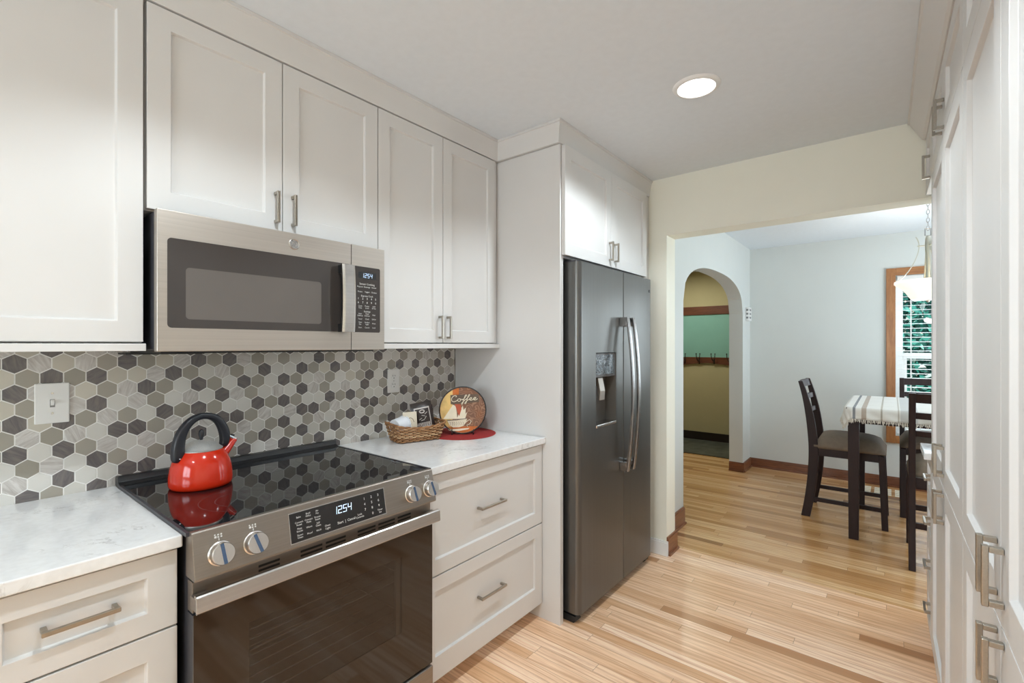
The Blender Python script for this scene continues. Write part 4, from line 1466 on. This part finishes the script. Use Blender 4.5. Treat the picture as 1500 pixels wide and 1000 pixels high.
b.tube([f(0.11 * math.cos(a), 0.74 + 0.04 * math.sin(a), 0.0015) for a in [PI / 6 * k for k in range(13)]], 0.003, 5)
b.build('label', M['silver_foil'], t)
b = MB(); text_into(b, 'COFFEE', 0.022, lambda u, v: f(u / 0.104, 0.37 + v / 0.176, 0.0013)); b.build('lettering', M['brown_ink'], t)
b = MB()
for (x, y, a) in ((-0.12, 0.54, 0.5), (0.03, 0.62, -0.4), (0.12, 0.56, 0.9), (-0.02, 0.50, 0.2), (0.17, 0.68, 0.6)):
    b.tube([f(x - 0.08 * math.cos(a), y - 0.045 * math.sin(a), 0.0012), f(x + 0.08 * math.cos(a), y + 0.045 * math.sin(a), 0.0012)], 0.0014, 6)
b.build('printed_beans', M['silver_foil'], t)
t, f = pouch('coffee_bag', 'plain dark bag behind the silver-labelled coffee bag in the basket', 'coffee bag', [M['foil']], tuple(inb(-0.030, 0.074)), (-0.12, -0.02, 1), RV, 0.086, 0.152, 0.022, 'coffee bags in the basket')

# ================================================================== REFRIGERATOR
t = thing('refrigerator', 'slate side-by-side refrigerator with ice dispenser in the left door', 'refrigerator', (0.42, 2.455, 0))
FY0, FY1, FS = 2.012, 2.908, 2.500
XFD = 0.812
MB().box(0.05, 0.708, FY0 + 0.004, FY1 - 0.004, 0.025, 1.782).build('case', M['case'], t, bevel=0.004)
MB().box(0.7082, 0.722, FY0 + 0.02, FY1 - 0.02, 0.055, 1.775).build('door_gasket', M['black'], t)
b = MB()
for y0 in (FY0 + 0.01, FY1 - 0.05): b.box(0.60, 0.79, y0, y0 + 0.04, 1.7822, 1.800)
b.build('hinge_cover', M['case'], t, bevel=0.005)
b = MB(); b.box(0.62, 0.735, FY0 + 0.02, FY1 - 0.02, 0.0, 0.040)
for y0 in (FY0 + 0.005, FY1 - 0.05): b.prism([(0.69, y0, 0.002), (0.775, y0, 0.002), (0.790, y0, 0.015), (0.785, y0, 0.034), (0.69, y0, 0.034)], (0, 0.045, 0))
b.build('foot_grille', M['black'], t)


def door_section(y0, y1, rl, rr, z0, z1, mb):
    """vertical slab with rounded front edges of radius rl, rr"""
    pts = [(0.7225, y0)]
    if rl > 0:
        for k in range(9):
            a = PI - k * PI / 16
            pts.append((XFD - rl + rl * math.sin(k * PI / 16), y0 + rl - rl * math.cos(k * PI / 16)))
    else:
        pts.append((XFD, y0))
    if rr > 0:
        for k in range(9):
            pts.append((XFD - rr + rr * math.cos(k * PI / 16), y1 - rr + rr * math.sin(k * PI / 16)))
    else:
        pts.append((XFD, y1))
    pts.append((0.7225, y1))
    mb.prism([(x, y, z0) for x, y in pts], (0, 0, z1 - z0))


DZ0, DZ1, DY0, DY1 = 0.945, 1.337, 2.176, 2.408
b = MB()
door_section(FY0 - 0.001, FS - 0.002, 0.028, 0.006, 0.048, DZ0, b)
door_section(FY0 - 0.001, FS - 0.002, 0.028, 0.006, DZ1, 1.790, b)
door_section(FY0 - 0.001, DY0, 0.028, 0, DZ0, DZ1, b)
door_section(DY1, FS - 0.002, 0, 0.006, DZ0, DZ1, b)
b.box(0.7225, 0.745, DY0, DY1, DZ0, DZ1)
dl = autosmooth(b.build('freezer_door', M['slate_fridge'], t), 25)
b = MB(); door_section(FS + 0.002, FY1, 0.006, 0.028, 0.048, 1.790, b)
dr = autosmooth(b.build('fridge_door', M['slate_fridge'], t), 25)
# dispenser
b = MB()
b.box(0.7452, 0.7462, DY0 + 0.001, DY1 - 0.001, DZ0 + 0.001, DZ1 - 0.001)
b.box(0.7462, XFD - 0.001, DY0 + 0.001, DY0 + 0.004, DZ0 + 0.001, DZ1 - 0.001); b.box(0.7462, XFD - 0.001, DY1 - 0.004, DY1 - 0.001, DZ0 + 0.001, DZ1 - 0.001)
dp = b.build('dispenser_recess', M['slate_dark'], dl)
cpn = MB().box(0.7465, XFD - 0.004, DY0 + 0.006, DY1 - 0.006, 1.206, DZ1 - 0.002).build('dispenser_control', M['panel_brown'], dl, bevel=0.003)
M['dots'] = NT('dispenser_icon_print')
_m = M['dots']; _v, _ = _m.xyz()
_m.color(_m.ramp(_m.noise(_v, 45, 2, 0.5, 1.5), [(0.46, (0.025, 0.03, 0.035)), (0.52, (0.32, 0.38, 0.42)), (0.56, (0.04, 0.05, 0.06))]))
_m.set(rough=0.15); M['dots'] = _m.m
MB().box(XFD - 0.0041, XFD - 0.0034, DY0 + 0.010, DY1 - 0.030, 1.222, 1.325).build('icon_panel', M['dots'], dl)
b = MB(); b.prism([(0.747, DY0 + 0.09, 1.205), (0.775, DY0 + 0.09, 1.200), (0.790, DY0 + 0.09, 1.13), (0.786, DY0 + 0.09, 1.08), (0.781, DY0 + 0.09, 1.08), (0.77, DY0 + 0.09, 1.15), (0.747, DY0 + 0.09, 1.17)], (0, 0.055, 0))
b.build('dispenser_paddle', M['slate'], dl, bevel=0.002)
MB().box(0.7465, XFD + 0.004, DY0 + 0.003, DY1 - 0.003, DZ0 + 0.001, DZ0 + 0.016).build('drip_tray', M['steel'], dl, bevel=0.003)
for nm, yc, par in (('handle', 2.4600, dl), ('handle', 2.5350, dr)):
    b = MB()
    zs = [0.672 + (1.532 - 0.672) * k / 24 for k in range(25)]
    def hx(z):
        s_ = (z - 1.102) / 0.43
        return XFD + 0.044 + 0.034 * (1 - s_ * s_)
    pts = [(hx(z), yc, z) for z in zs]
    b.sweep(pts, lambda i: [(-0.008, -0.013, 0), (0.004, -0.013, 0), (0.006, -0.010, 0), (0.006, 0.010, 0), (0.004, 0.013, 0), (-0.008, 0.013, 0)])
    hd = b.build(nm, M['steel_dark'], par, bevel=0.001)
    for za, zb in ((0.672, 0.722), (1.482, 1.532)):
        b = MB(); b.box(XFD + 0.0005, hx(1.51) - 0.006, yc - 0.0125, yc + 0.0125, za, zb)
        b.build('handle_mount', M['steel_dark'], hd, bevel=0.002)
b = MB()
monogram(b, 2.862, 1.715, XFD + 0.0006, 0.011, 0.0010)
b.build('badge', M['black'], dr)

# ================================================================== RIGHT CABINET BLOCK (very slightly out of parallel with the left run)
RB = math.radians(0.58)
RROOT = (2.163, 0.0, 0.0)
RMAT = Matrix.Translation(RROOT) @ Matrix.Rotation(RB, 4, 'Z')


def rthing(name, label, cat, lx, ly, lz, group=None):
    """thing whose frame is the right block's frame shifted to (lx,ly,lz)"""
    p = RMAT @ Vector((lx, ly, lz))
    return thing(name, label, cat, tuple(p), RB, group)


class RBM(MB):
    pass


def rbuild(mb, name, mats, parent, **kw):
    mb.bm.transform(RMAT)
    return mb.build(name, mats, parent, **kw)


DEP = 0.60


def pantry(label, y0, y1):
    t = rthing('pantry_cabinet', label, 'cabinet', DEP / 2, (y0 + y1) / 2, 0, 'tall white pantry cabinets')
    rbuild(MB().box(0.022, DEP, y0, y1, 0.095, 2.366), 'carcass', M['cab'], t)
    rbuild(MB().box(0.08, DEP, y0 + 0.003, y1 - 0.003, 0.0, 0.095), 'toe_kick', M['cab'], t)
    ym = (y0 + y1) / 2
    for (a, c, hs) in ((y0, ym, -1), (ym, y1, 1)):
        for (z0, z1, hz) in ((0.100, 0.890, 0.822), (0.890, 2.096, 0.982), (2.096, 2.364, 2.158)):
            d = MB(); d.shaker(a + G, c - G, z0 + G, z1 - G, 0.020, -1, 0.020, 0.066, 0.011, 0.066, 0.070 if z0 < 2 else 0.06)
            d = rbuild(d, 'door', M['cab'], t, bevel=0.0012)
            mb = MB(); mb.pull(ym + hs * 0.030, hz, 0.104, 0.0, -1, True, 0.012, 0.028)
            rbuild(mb, 'handle', M['nickel'], d, bevel=0.0012)
    return t


pantry('tall white pantry cabinet at the right edge nearest the camera', 0.670, 1.676)
pantry('tall white pantry cabinet farther back on the right, beside the small counter', 1.678, 2.692)
# small drawer base, counter and wall cabinet between the pantry and the opening
t = rthing('base_cabinet', 'narrow white four-drawer cabinet past the tall pantries', 'cabinet', DEP / 2, 2.82, 0)
rbuild(MB().box(0.021, DEP, 2.694, 2.955, 0.095, 0.8835), 'carcass', M['cab'], t)
rbuild(MB().box(0.08, DEP, 2.697, 2.950, 0.0, 0.095), 'toe_kick', M['cab'], t)
for k in range(4):
    z0 = 0.100 + k * 0.195
    d = MB(); d.shaker(2.694 + G, 2.955 - G, z0 + G, z0 + 0.195 - G, 0.020, -1, 0.020, 0.045, 0.010)
    d = rbuild(d, 'drawer', M['cab'], t, bevel=0.0012)
    mb = MB(); mb.pull(2.825, z0 + 0.0975, 0.104, 0.010, -1, False, 0.012, 0.030); rbuild(mb, 'handle', M['nickel'], d, bevel=0.0012)
mb = MB().box(-0.024, DEP, 2.694, 2.960, 0.884, 0.914)
mb.bm.transform(RMAT)
ct = mb.build('countertop', M['quartz'], bevel=0.003)
tag(ct, 'small white quartz counter end past the tall pantry, near the dining chairs', 'countertop', 'white quartz countertops')
t = rthing('wall_cabinet', 'short white wall cabinet past the tall pantries, high by the opening', 'cabinet', DEP / 2, 2.87, 2.096)
rbuild(MB().box(0.021, DEP, 2.694, 3.035, 2.096, 2.366), 'carcass', M['cab'], t)
d = MB(); d.shaker(2.694 + G, 3.035 - G, 2.098, 2.364, 0.020, -1, 0.020, 0.055, 0.010)
d = rbuild(d, 'door', M['cab'], t, bevel=0.0012)
mb = MB(); mb.pull(2.760, 2.158, 0.104, 0.0, -1, True, 0.012, 0.028); rbuild(mb, 'handle', M['nickel'], d, bevel=0.0012)
# crown over the right block
b = MB()
sec = [(0.006, 2.366), (-0.004, 2.366), (-0.014, 2.372), (-0.060, CZ - 0.014), (-0.068, CZ - 0.012), (-0.068, CZ - 0.001), (0.06, CZ - 0.001), (0.06, 2.366)]
b.prism([(x, 0.60, z) for x, z in sec], (0, 2.433, 0))
b.bm.transform(RMAT)
struct(b, 'trim_2', M['cab'])

# ================================================================== CEILING LIGHT
for i, (lx, ly) in enumerate(DOWNLIGHTS):
    if i and False: continue
    t = thing('ceiling_light', ['round recessed ceiling light over the kitchen aisle in front of the refrigerator', 'recessed ceiling light above the range side, out of view overhead', 'recessed ceiling light at the rear of the kitchen behind the camera'][i], 'ceiling light', (lx, ly, CZ - 0.012), 0, 'recessed kitchen ceiling lights')
    tr = MB().lathe([(0.074, CZ - 0.004), (0.076, CZ - 0.011), (0.086, CZ - 0.010), (0.094, CZ - 0.004), (0.096, CZ - 0.0005), (0.074, CZ - 0.0005), (0.074, CZ - 0.004)], (lx, ly, 0), 48)
    autosmooth(tr.build('trim_ring', M['white'], t), 40)
    MB().lathe([(0, CZ - 0.006), (0.0735, CZ - 0.006), (0.0735, CZ - 0.0005), (0, CZ - 0.0005)], (lx, ly, 0), 48).build('diffuser', M['diffuser'], t)

# ================================================================== DINING ROOM
# wall control box by the arch
t = thing('wall_thermostat', 'white wall control with three grey buttons beside the arch', 'thermostat', (XA, 5.77, 1.64))
MB().box(XA + 0.0005, XA + 0.030, 5.70, 5.84, 1.645, 1.795).build('housing', M['plate_white'], t, bevel=0.006, seg=3)
for zz in (1.670, 1.712, 1.754):
    MB().box(XA + 0.004, XA + 0.026, 5.6985, 5.7002, zz, zz + 0.020).build('button', M['grey_plastic'], t)
    MB().box(XA + 0.0301, XA + 0.0315, 5.735, 5.805, zz, zz + 0.020).build('button', M['grey_plastic'], t)

# floor register under the window
t = thing('floor_register', 'cream slotted floor vent by the dining room baseboard', 'floor vent', (1.93, 5.62, 0.0))
MB().box(1.79, 2.10, 5.50, 5.78, 0.0003, 0.003).build('frame', M['base_wood_y'] if False else M['floor_d'], t)
b = MB()
for c in range(4):
    x0 = 1.800 + c * 0.076
    for r_ in range(4):
        b.box(x0, x0 + 0.050, 5.515 + r_ * 0.066, 5.515 + r_ * 0.066 + 0.052, 0.003, 0.0045)
b.build('louvres', M['vent'], t)


# chairs
def make_chair(label, group):
    """counter-height ladder-back chair, facing +x, centre of seat at the origin"""
    r = thing('dining_chair', label, 'chair', (0, 0, 0), 0, group)
    st = dict(local=True)
    for sy in (-1, 1):
        yc = sy * 0.213
        cl = [(-0.232, 0.0, 0.031), (-0.205, 0.16, 0.032), (-0.185, 0.34, 0.033), (-0.178, 0.52, 0.033), (-0.186, 0.66, 0.031), (-0.206, 0.82, 0.027), (-0.236, 0.97, 0.021), (-0.268, 1.085, 0.016)]
        cc = catmull([(x, z, w) for x, z, w in cl], 4)
        m = MB()
        m.sweep([(x, yc, z) for x, z, w in cc], lambda i: [(-cc[i][2], -0.017, 0), (cc[i][2], -0.017, 0), (cc[i][2], 0.017, 0), (-cc[i][2], 0.017, 0)])
        m.build('rear_leg', M['espresso'], r, local=True, bevel=0.003)
        m = MB()
        m.sweep([(0.272, yc, 0), (0.252, yc, 0.55)], lambda i: [(-0.020, -0.019, 0), (0.020, -0.019, 0), (0.020, 0.019, 0), (-0.020, 0.019, 0)])
        m.build('front_leg', M['espresso'], r, local=True, bevel=0.003)
        m = MB(); m.box(-0.16, 0.240, yc - 0.011, yc + 0.011, 0.498, 0.556); m.build('side_rail', M['espresso'], r, local=True)
        m = MB(); m.sweep([(-0.196, yc, 0.145), (0.258, yc, 0.145)], lambda i: [(0, -0.010, -0.015), (0, 0.010, -0.015), (0, 0.010, 0.015), (0, -0.010, 0.015)])
        m.build('side_stretcher', M['espresso'], r, local=True)
    m = MB(); m.box(0.240, 0.262, -0.194, 0.194, 0.498, 0.556); m.build('front_rail', M['espresso'], r, local=True)
    m = MB(); m.box(-0.196, -0.174, -0.196, 0.196, 0.498, 0.556); m.build('back_rail', M['espresso'], r, local=True)
    m = MB(); m.box(0.248, 0.268, -0.194, 0.194, 0.24, 0.275); m.build('front_stretcher', M['espresso'], r, local=True)
    m = MB(); m.box(-0.204, -0.186, -0.196, 0.196, 0.245, 0.280); m.build('back_stretcher', M['espresso'], r, local=True)

    def slat(z0, z1, x0, x1):
        m = MB()
        n = 10
        pts = []
        for k in range(n + 1):
            y = -0.197 + 0.394 * k / n
            bow = -0.022 * (1 - (y / 0.197) ** 2)
            pts.append((bow, y, 0))
        m.sweep(pts, lambda i: [(x0 - 0.008, 0, z0), (x0 + 0.008, 0, z0), (x1 + 0.008, 0, z1), (x1 - 0.008, 0, z1)])
        m.build('back_slat', M['espresso'], r, local=True, bevel=0.002)
    slat(1.025, 1.083, -0.250, -0.266)
    slat(0.925, 0.965, -0.226, -0.234)
    slat(0.815, 0.850, -0.205, -0.211)
    # cushion
    m = MB()
    nx, ny = 12, 12
    g = []
    for j in range(ny + 1):
        row = []
        for i in range(nx + 1):
            u = -1 + 2 * i / nx; v = -1 + 2 * j / ny
            s_ = ((1 - abs(u) ** 4) * (1 - abs(v) ** 4)) ** 0.35
            x = 0.052 + u * (0.228 if i else 0.228); y = v * 0.232
            row.append(m.bm.verts.new((x, y, 0.580 + 0.085 * s_ - 0.018 * max(0, u) ** 2)))
        g.append(row)
    for j in range(ny):
        for i in range(nx): m.face((g[j][i], g[j][i + 1], g[j + 1][i + 1], g[j + 1][i]))
    bot = []
    per = [g[0][i] for i in range(nx + 1)] + [g[j][nx] for j in range(1, ny + 1)] + [g[ny][i] for i in range(nx - 1, -1, -1)] + [g[j][0] for j in range(ny - 1, 0, -1)]
    low = [m.bm.verts.new((v.co.x * 0.985, v.co.y * 0.985, 0.557)) for v in per]
    for k in range(len(per)):
        q = (k + 1) % len(per)
        m.face((per[k], per[q], low[q], low[k]))
    m.face(low)
    # rear posts pass behind the cushion: notch is hidden by keeping it forward of them
    m.build('seat_cushion', M['cushion'], r, local=True, smooth=True)
    return r


CH = 'dark wood counter-height dining chairs'
c1 = make_chair('dark wood dining chair at the left end of the table, seen from the side', CH)
c2 = copy_tree(c1); c3 = copy_tree(c1)
c1.location = (1.694, 4.684, 0)
c2.location = (2.315, 4.032, 0); c2.rotation_euler = (0, 0, PI / 2)
c2['label'] = 'dark wood dining chair on the near side of the table, back to the camera'
c3.location = (2.288, 5.18, 0); c3.rotation_euler = (0, 0, -PI / 2)
c3['label'] = 'dark wood dining chair on the far side of the table, in front of the window'

# table
TX, TY = 2.265, 4.622
t = thing('dining_table', 'square dark wood counter-height table under the striped cloth', 'table', (TX, TY, 0))
HX, HY = 0.515, 0.505
MB().box(TX - HX, TX + HX, TY - HY, TY + HY, 0.908, 0.934).build('tabletop', M['espresso'], t, bevel=0.004)
for sx in (-1, 1):
    for sy in (-1, 1):
        x = TX + sx * 0.472; y = TY + sy * 0.468
        m = MB(); m.sweep([(x, y, 0), (x, y, 0.8275)], lambda i: [(-0.029 - 0.004 * i, -0.029 - 0.004 * i, 0), (0.029 + 0.004 * i, -0.029 - 0.004 * i, 0), (0.029 + 0.004 * i, 0.029 + 0.004 * i, 0), (-0.029 - 0.004 * i, 0.029 + 0.004 * i, 0)])
        m.box(x - 0.033, x + 0.033, y - 0.033, y + 0.033, 0.8275, 0.9075)
        m.build('leg', M['espresso'], t, bevel=0.002)
for (x0, x1, y0, y1) in ((TX - 0.438, TX + 0.438, TY - 0.49, TY - 0.468), (TX - 0.438, TX + 0.438, TY + 0.468, TY + 0.49), (TX - 0.494, TX - 0.472, TY - 0.434, TY + 0.434), (TX + 0.472, TX + 0.494, TY - 0.434, TY + 0.434)):
    MB().box(x0, x1, y0, y1, 0.825, 0.9075).build('apron', M['espresso'], t)

# tablecloth
t = thing('tablecloth', 'cream striped tablecloth with fringed edge draped over the dark table', 'tablecloth', (TX, TY, 0.9345))
m = MB()
DROP = 0.085
ex, ey = HX + 0.006, HY + 0.006
n1, n2 = 88, 88
rc = 0.05


def drape(px_, py_):
    """flat cloth coordinate -> draped point"""
    # rounded-corner table outline
    qx = max(-(ex - rc), min(ex - rc, px_)); qy = max(-(ey - rc), min(ey - rc, py_))
    dx, dy = px_ - qx, py_ - qy
    d_ = math.hypot(dx, dy)
    if d_ <= rc:
        return Vector((px_, py_, 0.0012))
    ux, uy = dx / d_, dy / d_
    over = d_ - rc
    r = 0.010
    if over < r * PI / 2:
        a = over / r
        return Vector((qx + ux * (rc + r * math.sin(a)), qy + uy * (rc + r * math.sin(a)), 0.0012 - r * (1 - math.cos(a))))
    dn = over - r * PI / 2
    ang = math.atan2(uy, ux)
    wav = 0.0045 * math.sin((px_ + py_) * 55 + ang * 9) * min(1, dn / 0.04)
    fl_ = rc + r + wav + dn * 0.10
    return Vector((qx + ux * fl_, qy + uy * fl_, 0.0012 - r - dn * 0.99))


wx, wy = ex + DROP, ey + DROP
g = []
for j in range(n2 + 1):
    row = []
    for i in range(n1 + 1):
        row.append(m.bm.verts.new(drape(-wx + 2 * wx * i / n1, -wy + 2 * wy * j / n2)))
    g.append(row)
for j in range(n2):
    for i in range(n1): m.face((g[j][i], g[j][i + 1], g[j + 1][i + 1], g[j + 1][i]))
cl = m.build('cloth', M['cloth'], t, local=True, smooth=True)
sd = cl.modifiers.new('thick', 'SOLIDIFY'); sd.thickness = 0.0012; sd.offset = 1
m = MB()
per = []
NF = 150
for k in range(NF):
    s_ = -1 + 2 * (k + 0.5) / NF
    per += [(s_ * wx, -wy, 0, -1), (s_ * wx, wy, 0, 1), (-wx, s_ * wy, -1, 0), (wx, s_ * wy, 1, 0)]
for (px_, py_, nx, ny) in per:
    p = drape(px_, py_)
    ln = random.uniform(0.016, 0.034)
    q = p + Vector((nx * 0.006 + random.uniform(-0.006, 0.006), ny * 0.006 + random.uniform(-0.006, 0.006), -ln))
    md = p.lerp(q, 0.5) + Vector((random.uniform(-0.003, 0.003), random.uniform(-0.003, 0.003), 0))
    m.tube([p + Vector((0, 0, 0.003)), md, q], [0.0020, 0.0036, 0.0014], 5)
m.build('fringe', M['fringe'], t, local=True)

# pendant lamp
PX, PY = 2.212, 4.622
t = thing('pendant_lamp', 'hanging lamp with glowing frosted bowl and curved metal arms over the table', 'pendant lamp', (PX, PY, DZ))
MB().lathe([(0, DZ - 0.028), (0.03, DZ - 0.026), (0.058, DZ - 0.012), (0.06, DZ - 0.0005), (0, DZ - 0.0005)], (PX, PY, 0), 32).build('canopy', M['pendant'], t, smooth=True)
m = MB()
z = DZ - 0.030
k = 0
while z > 2.235:
    pts = []
    for q in range(16):
        a = q * PI / 8
        dx = 0.0085 * math.cos(a); dz = 0.018 * math.sin(a)
        pts.append((PX + (dx if k % 2 == 0 else 0), PY + (0 if k % 2 == 0 else dx), z - 0.018 + dz))
    m.tube(pts, 0.0022, 6, closed=True)
    z -= 0.030; k += 1
m.build('chain', M['steel_dark'], t, smooth=True)
m = MB(); zc = z - 0.012
m.tube([(PX - 0.016, PY, 2.232), (PX + 0.016, PY, 2.232), (PX + 0.016, PY, 2.180), (PX - 0.016, PY, 2.180)], 0.004, 8, closed=True)
m.build('loop', M['steel_dark'], t)
m = MB(); m.lathe([(0, 2.178), (0.010, 2.178), (0.016, 2.160), (0.018, 2.100), (0.016, 2.05), (0.020, 1.95), (0.024, 1.865), (0.028, 1.855), (0, 1.855)], (PX, PY, 0), 24)
autosmooth(m.build('stem', M['pendant'], t), 40)
for q in range(3):
    a = PI + 0.0 + q * 2 * PI / 3
    ca, sa = math.cos(a), math.sin(a)
    prof = [(0.068, 2.178), (0.056, 2.150), (0.050, 2.110), (0.056, 2.060), (0.078, 1.990), (0.112, 1.925), (0.155, 1.872), (0.192, 1.848)]
    pp = catmull([(r_, z_) for r_, z_ in prof], 5)
    tv = Vector((-sa, ca, 0))
    m = MB()
    def asec(i):
        a0 = Vector(pp[max(i - 1, 0)]); a1 = Vector(pp[min(i + 1, len(pp) - 1)])
        tn = (a1 - a0).normalized(); nn = Vector((ca * -tn.y, sa * -tn.y, tn.x))
        return [tv * 0.008 + nn * 0.0025, tv * -0.008 + nn * 0.0025, tv * -0.008 - nn * 0.0025, tv * 0.008 - nn * 0.0025]
    m.sweep([(PX + r_ * ca, PY + r_ * sa, z_) for r_, z_ in pp], asec)
    m.tube([(PX + 0.012 * ca, PY + 0.012 * sa, 2.110), (PX + 0.060 * ca, PY + 0.060 * sa, 2.110)], 0.0045, 8)
    m.build('curved_arm', M['pendant'], t)
m = MB()
m.lathe([(0.194, 1.850), (0.196, 1.832), (0.180, 1.818), (0.150, 1.795), (0.125, 1.762), (0.105, 1.728), (0.090, 1.712), (0.0, 1.708), (0.0, 1.712), (0.088, 1.716), (0.101, 1.731), (0.121, 1.765), (0.146, 1.798), (0.177, 1.822), (0.191, 1.836), (0.190, 1.850), (0.194, 1.850)], (PX, PY, 0), 56)
autosmooth(m.build('glass_bowl', M['bowl'], t), 40)
m = MB(); m.lathe([(0, 1.690), (0.008, 1.692), (0.012, 1.700), (0.010, 1.7075), (0, 1.7075)], (PX, PY, 0), 16); m.build('finial', M['pendant'], t, smooth=True)

# ================================================================== HALL: coat rack
t = thing('coat_rack', 'dark wood coat rack on the hall wall, its mirror painted with a teal reflection', 'coat rack', (-0.07, 7.10, 1.07))
YR = 7.0995
MB().box(-0.66, 0.52, YR - 0.028, YR, 1.815, 1.935).build('top_rail', M['rack_wood'], t, bevel=0.003)
MB().box(-0.64, 0.50, YR - 0.010, YR, 1.20, 1.815).build('mirror_panel', M['teal'], t)
pts = [(-0.66, YR, 1.200), (-0.66, YR, 1.070)]
for k in range(21):
    u = -1 + 2 * k / 20
    pts.append((-0.07 + u * 0.50, YR, 1.070 + 0.048 * (math.cos(u * PI) + 1) / 2))
pts += [(0.52, YR, 1.070), (0.52, YR, 1.200)]
MB().prism(pts, (0, -0.026, 0)).build('hook_rail', M['rack_wood'], t, bevel=0.002)
for k in range(5):
    hx_ = -0.485 + 0.2075 * k + 0.10
    m = MB()
    m.box(hx_ - 0.008, hx_ + 0.008, YR - 0.031, YR - 0.0265, 1.10, 1.175)
    for sg in (-1, 1):
        m.tube(catmull([(hx_, YR - 0.031, 1.145), (hx_ + sg * 0.010, YR - 0.055, 1.150), (hx_ + sg * 0.020, YR - 0.085, 1.185), (hx_ + sg * 0.026, YR - 0.090, 1.245)], 5), 0.0055, 8)
        m.lathe([(0, -0.010), (0.008, -0.006), (0.0095, 0), (0.008, 0.006), (0, 0.010)], (hx_ + sg * 0.026, YR - 0.090, 1.250), 12)
    m.build('double_hook', M['iron'], t, smooth=True)

# ================================================================== OUTSIDE
g0 = MB().box(-12, 16, 6.3, 26, -0.5, -0.4).build('lawn', M['grass'])
g0['kind'] = 'structure'


def tree(label, x, y, h, r, n):
    t = thing('garden_tree', label, 'tree', (x, y, -0.4), 0, 'trees outside the dining window')
    m = MB(); m.tube([(0, 0, 0), (0.05, 0, h * 0.3), (0, 0.05, h * 0.7)], [0.12, 0.09, 0.05], 10)
    m.build('trunk', M['bark'], t, local=True)
    m = MB()
    for k in range(n):
        while True:
            p = Vector((random.uniform(-1, 1), random.uniform(-1, 1), random.uniform(-1, 1)))
            if 0.3 < p.length < 1: break
        c_ = Vector((p.x * r, p.y * r, h * 0.56 + p.z * h * 0.46))
        a = Vector((random.gauss(0, 1), random.gauss(0, 1), random.gauss(0, 1))).normalized()
        bb = a.orthogonal().normalized(); s_ = random.uniform(0.05, 0.11)
        vs = [m.bm.verts.new(c_ + d_) for d_ in (a * s_, bb * s_ * 0.5, -a * s_, -bb * s_ * 0.5)]
        m.face(vs)
    m.build('foliage', M['leaf'], t, local=True)


tree('leafy tree outside the dining window, left of the pane', 2.05, 10.6, 3.8, 1.2, 7000)
tree('leafy tree outside the dining window, behind the table', 4.3, 12.6, 4.2, 1.3, 7000)
hs = MB().box(-1, 8, 17, 21, -0.4, 3.2).build('neighbour_house', M['siding'])
tag(hs, 'pale house wall glimpsed beyond the trees outside the window', 'house')
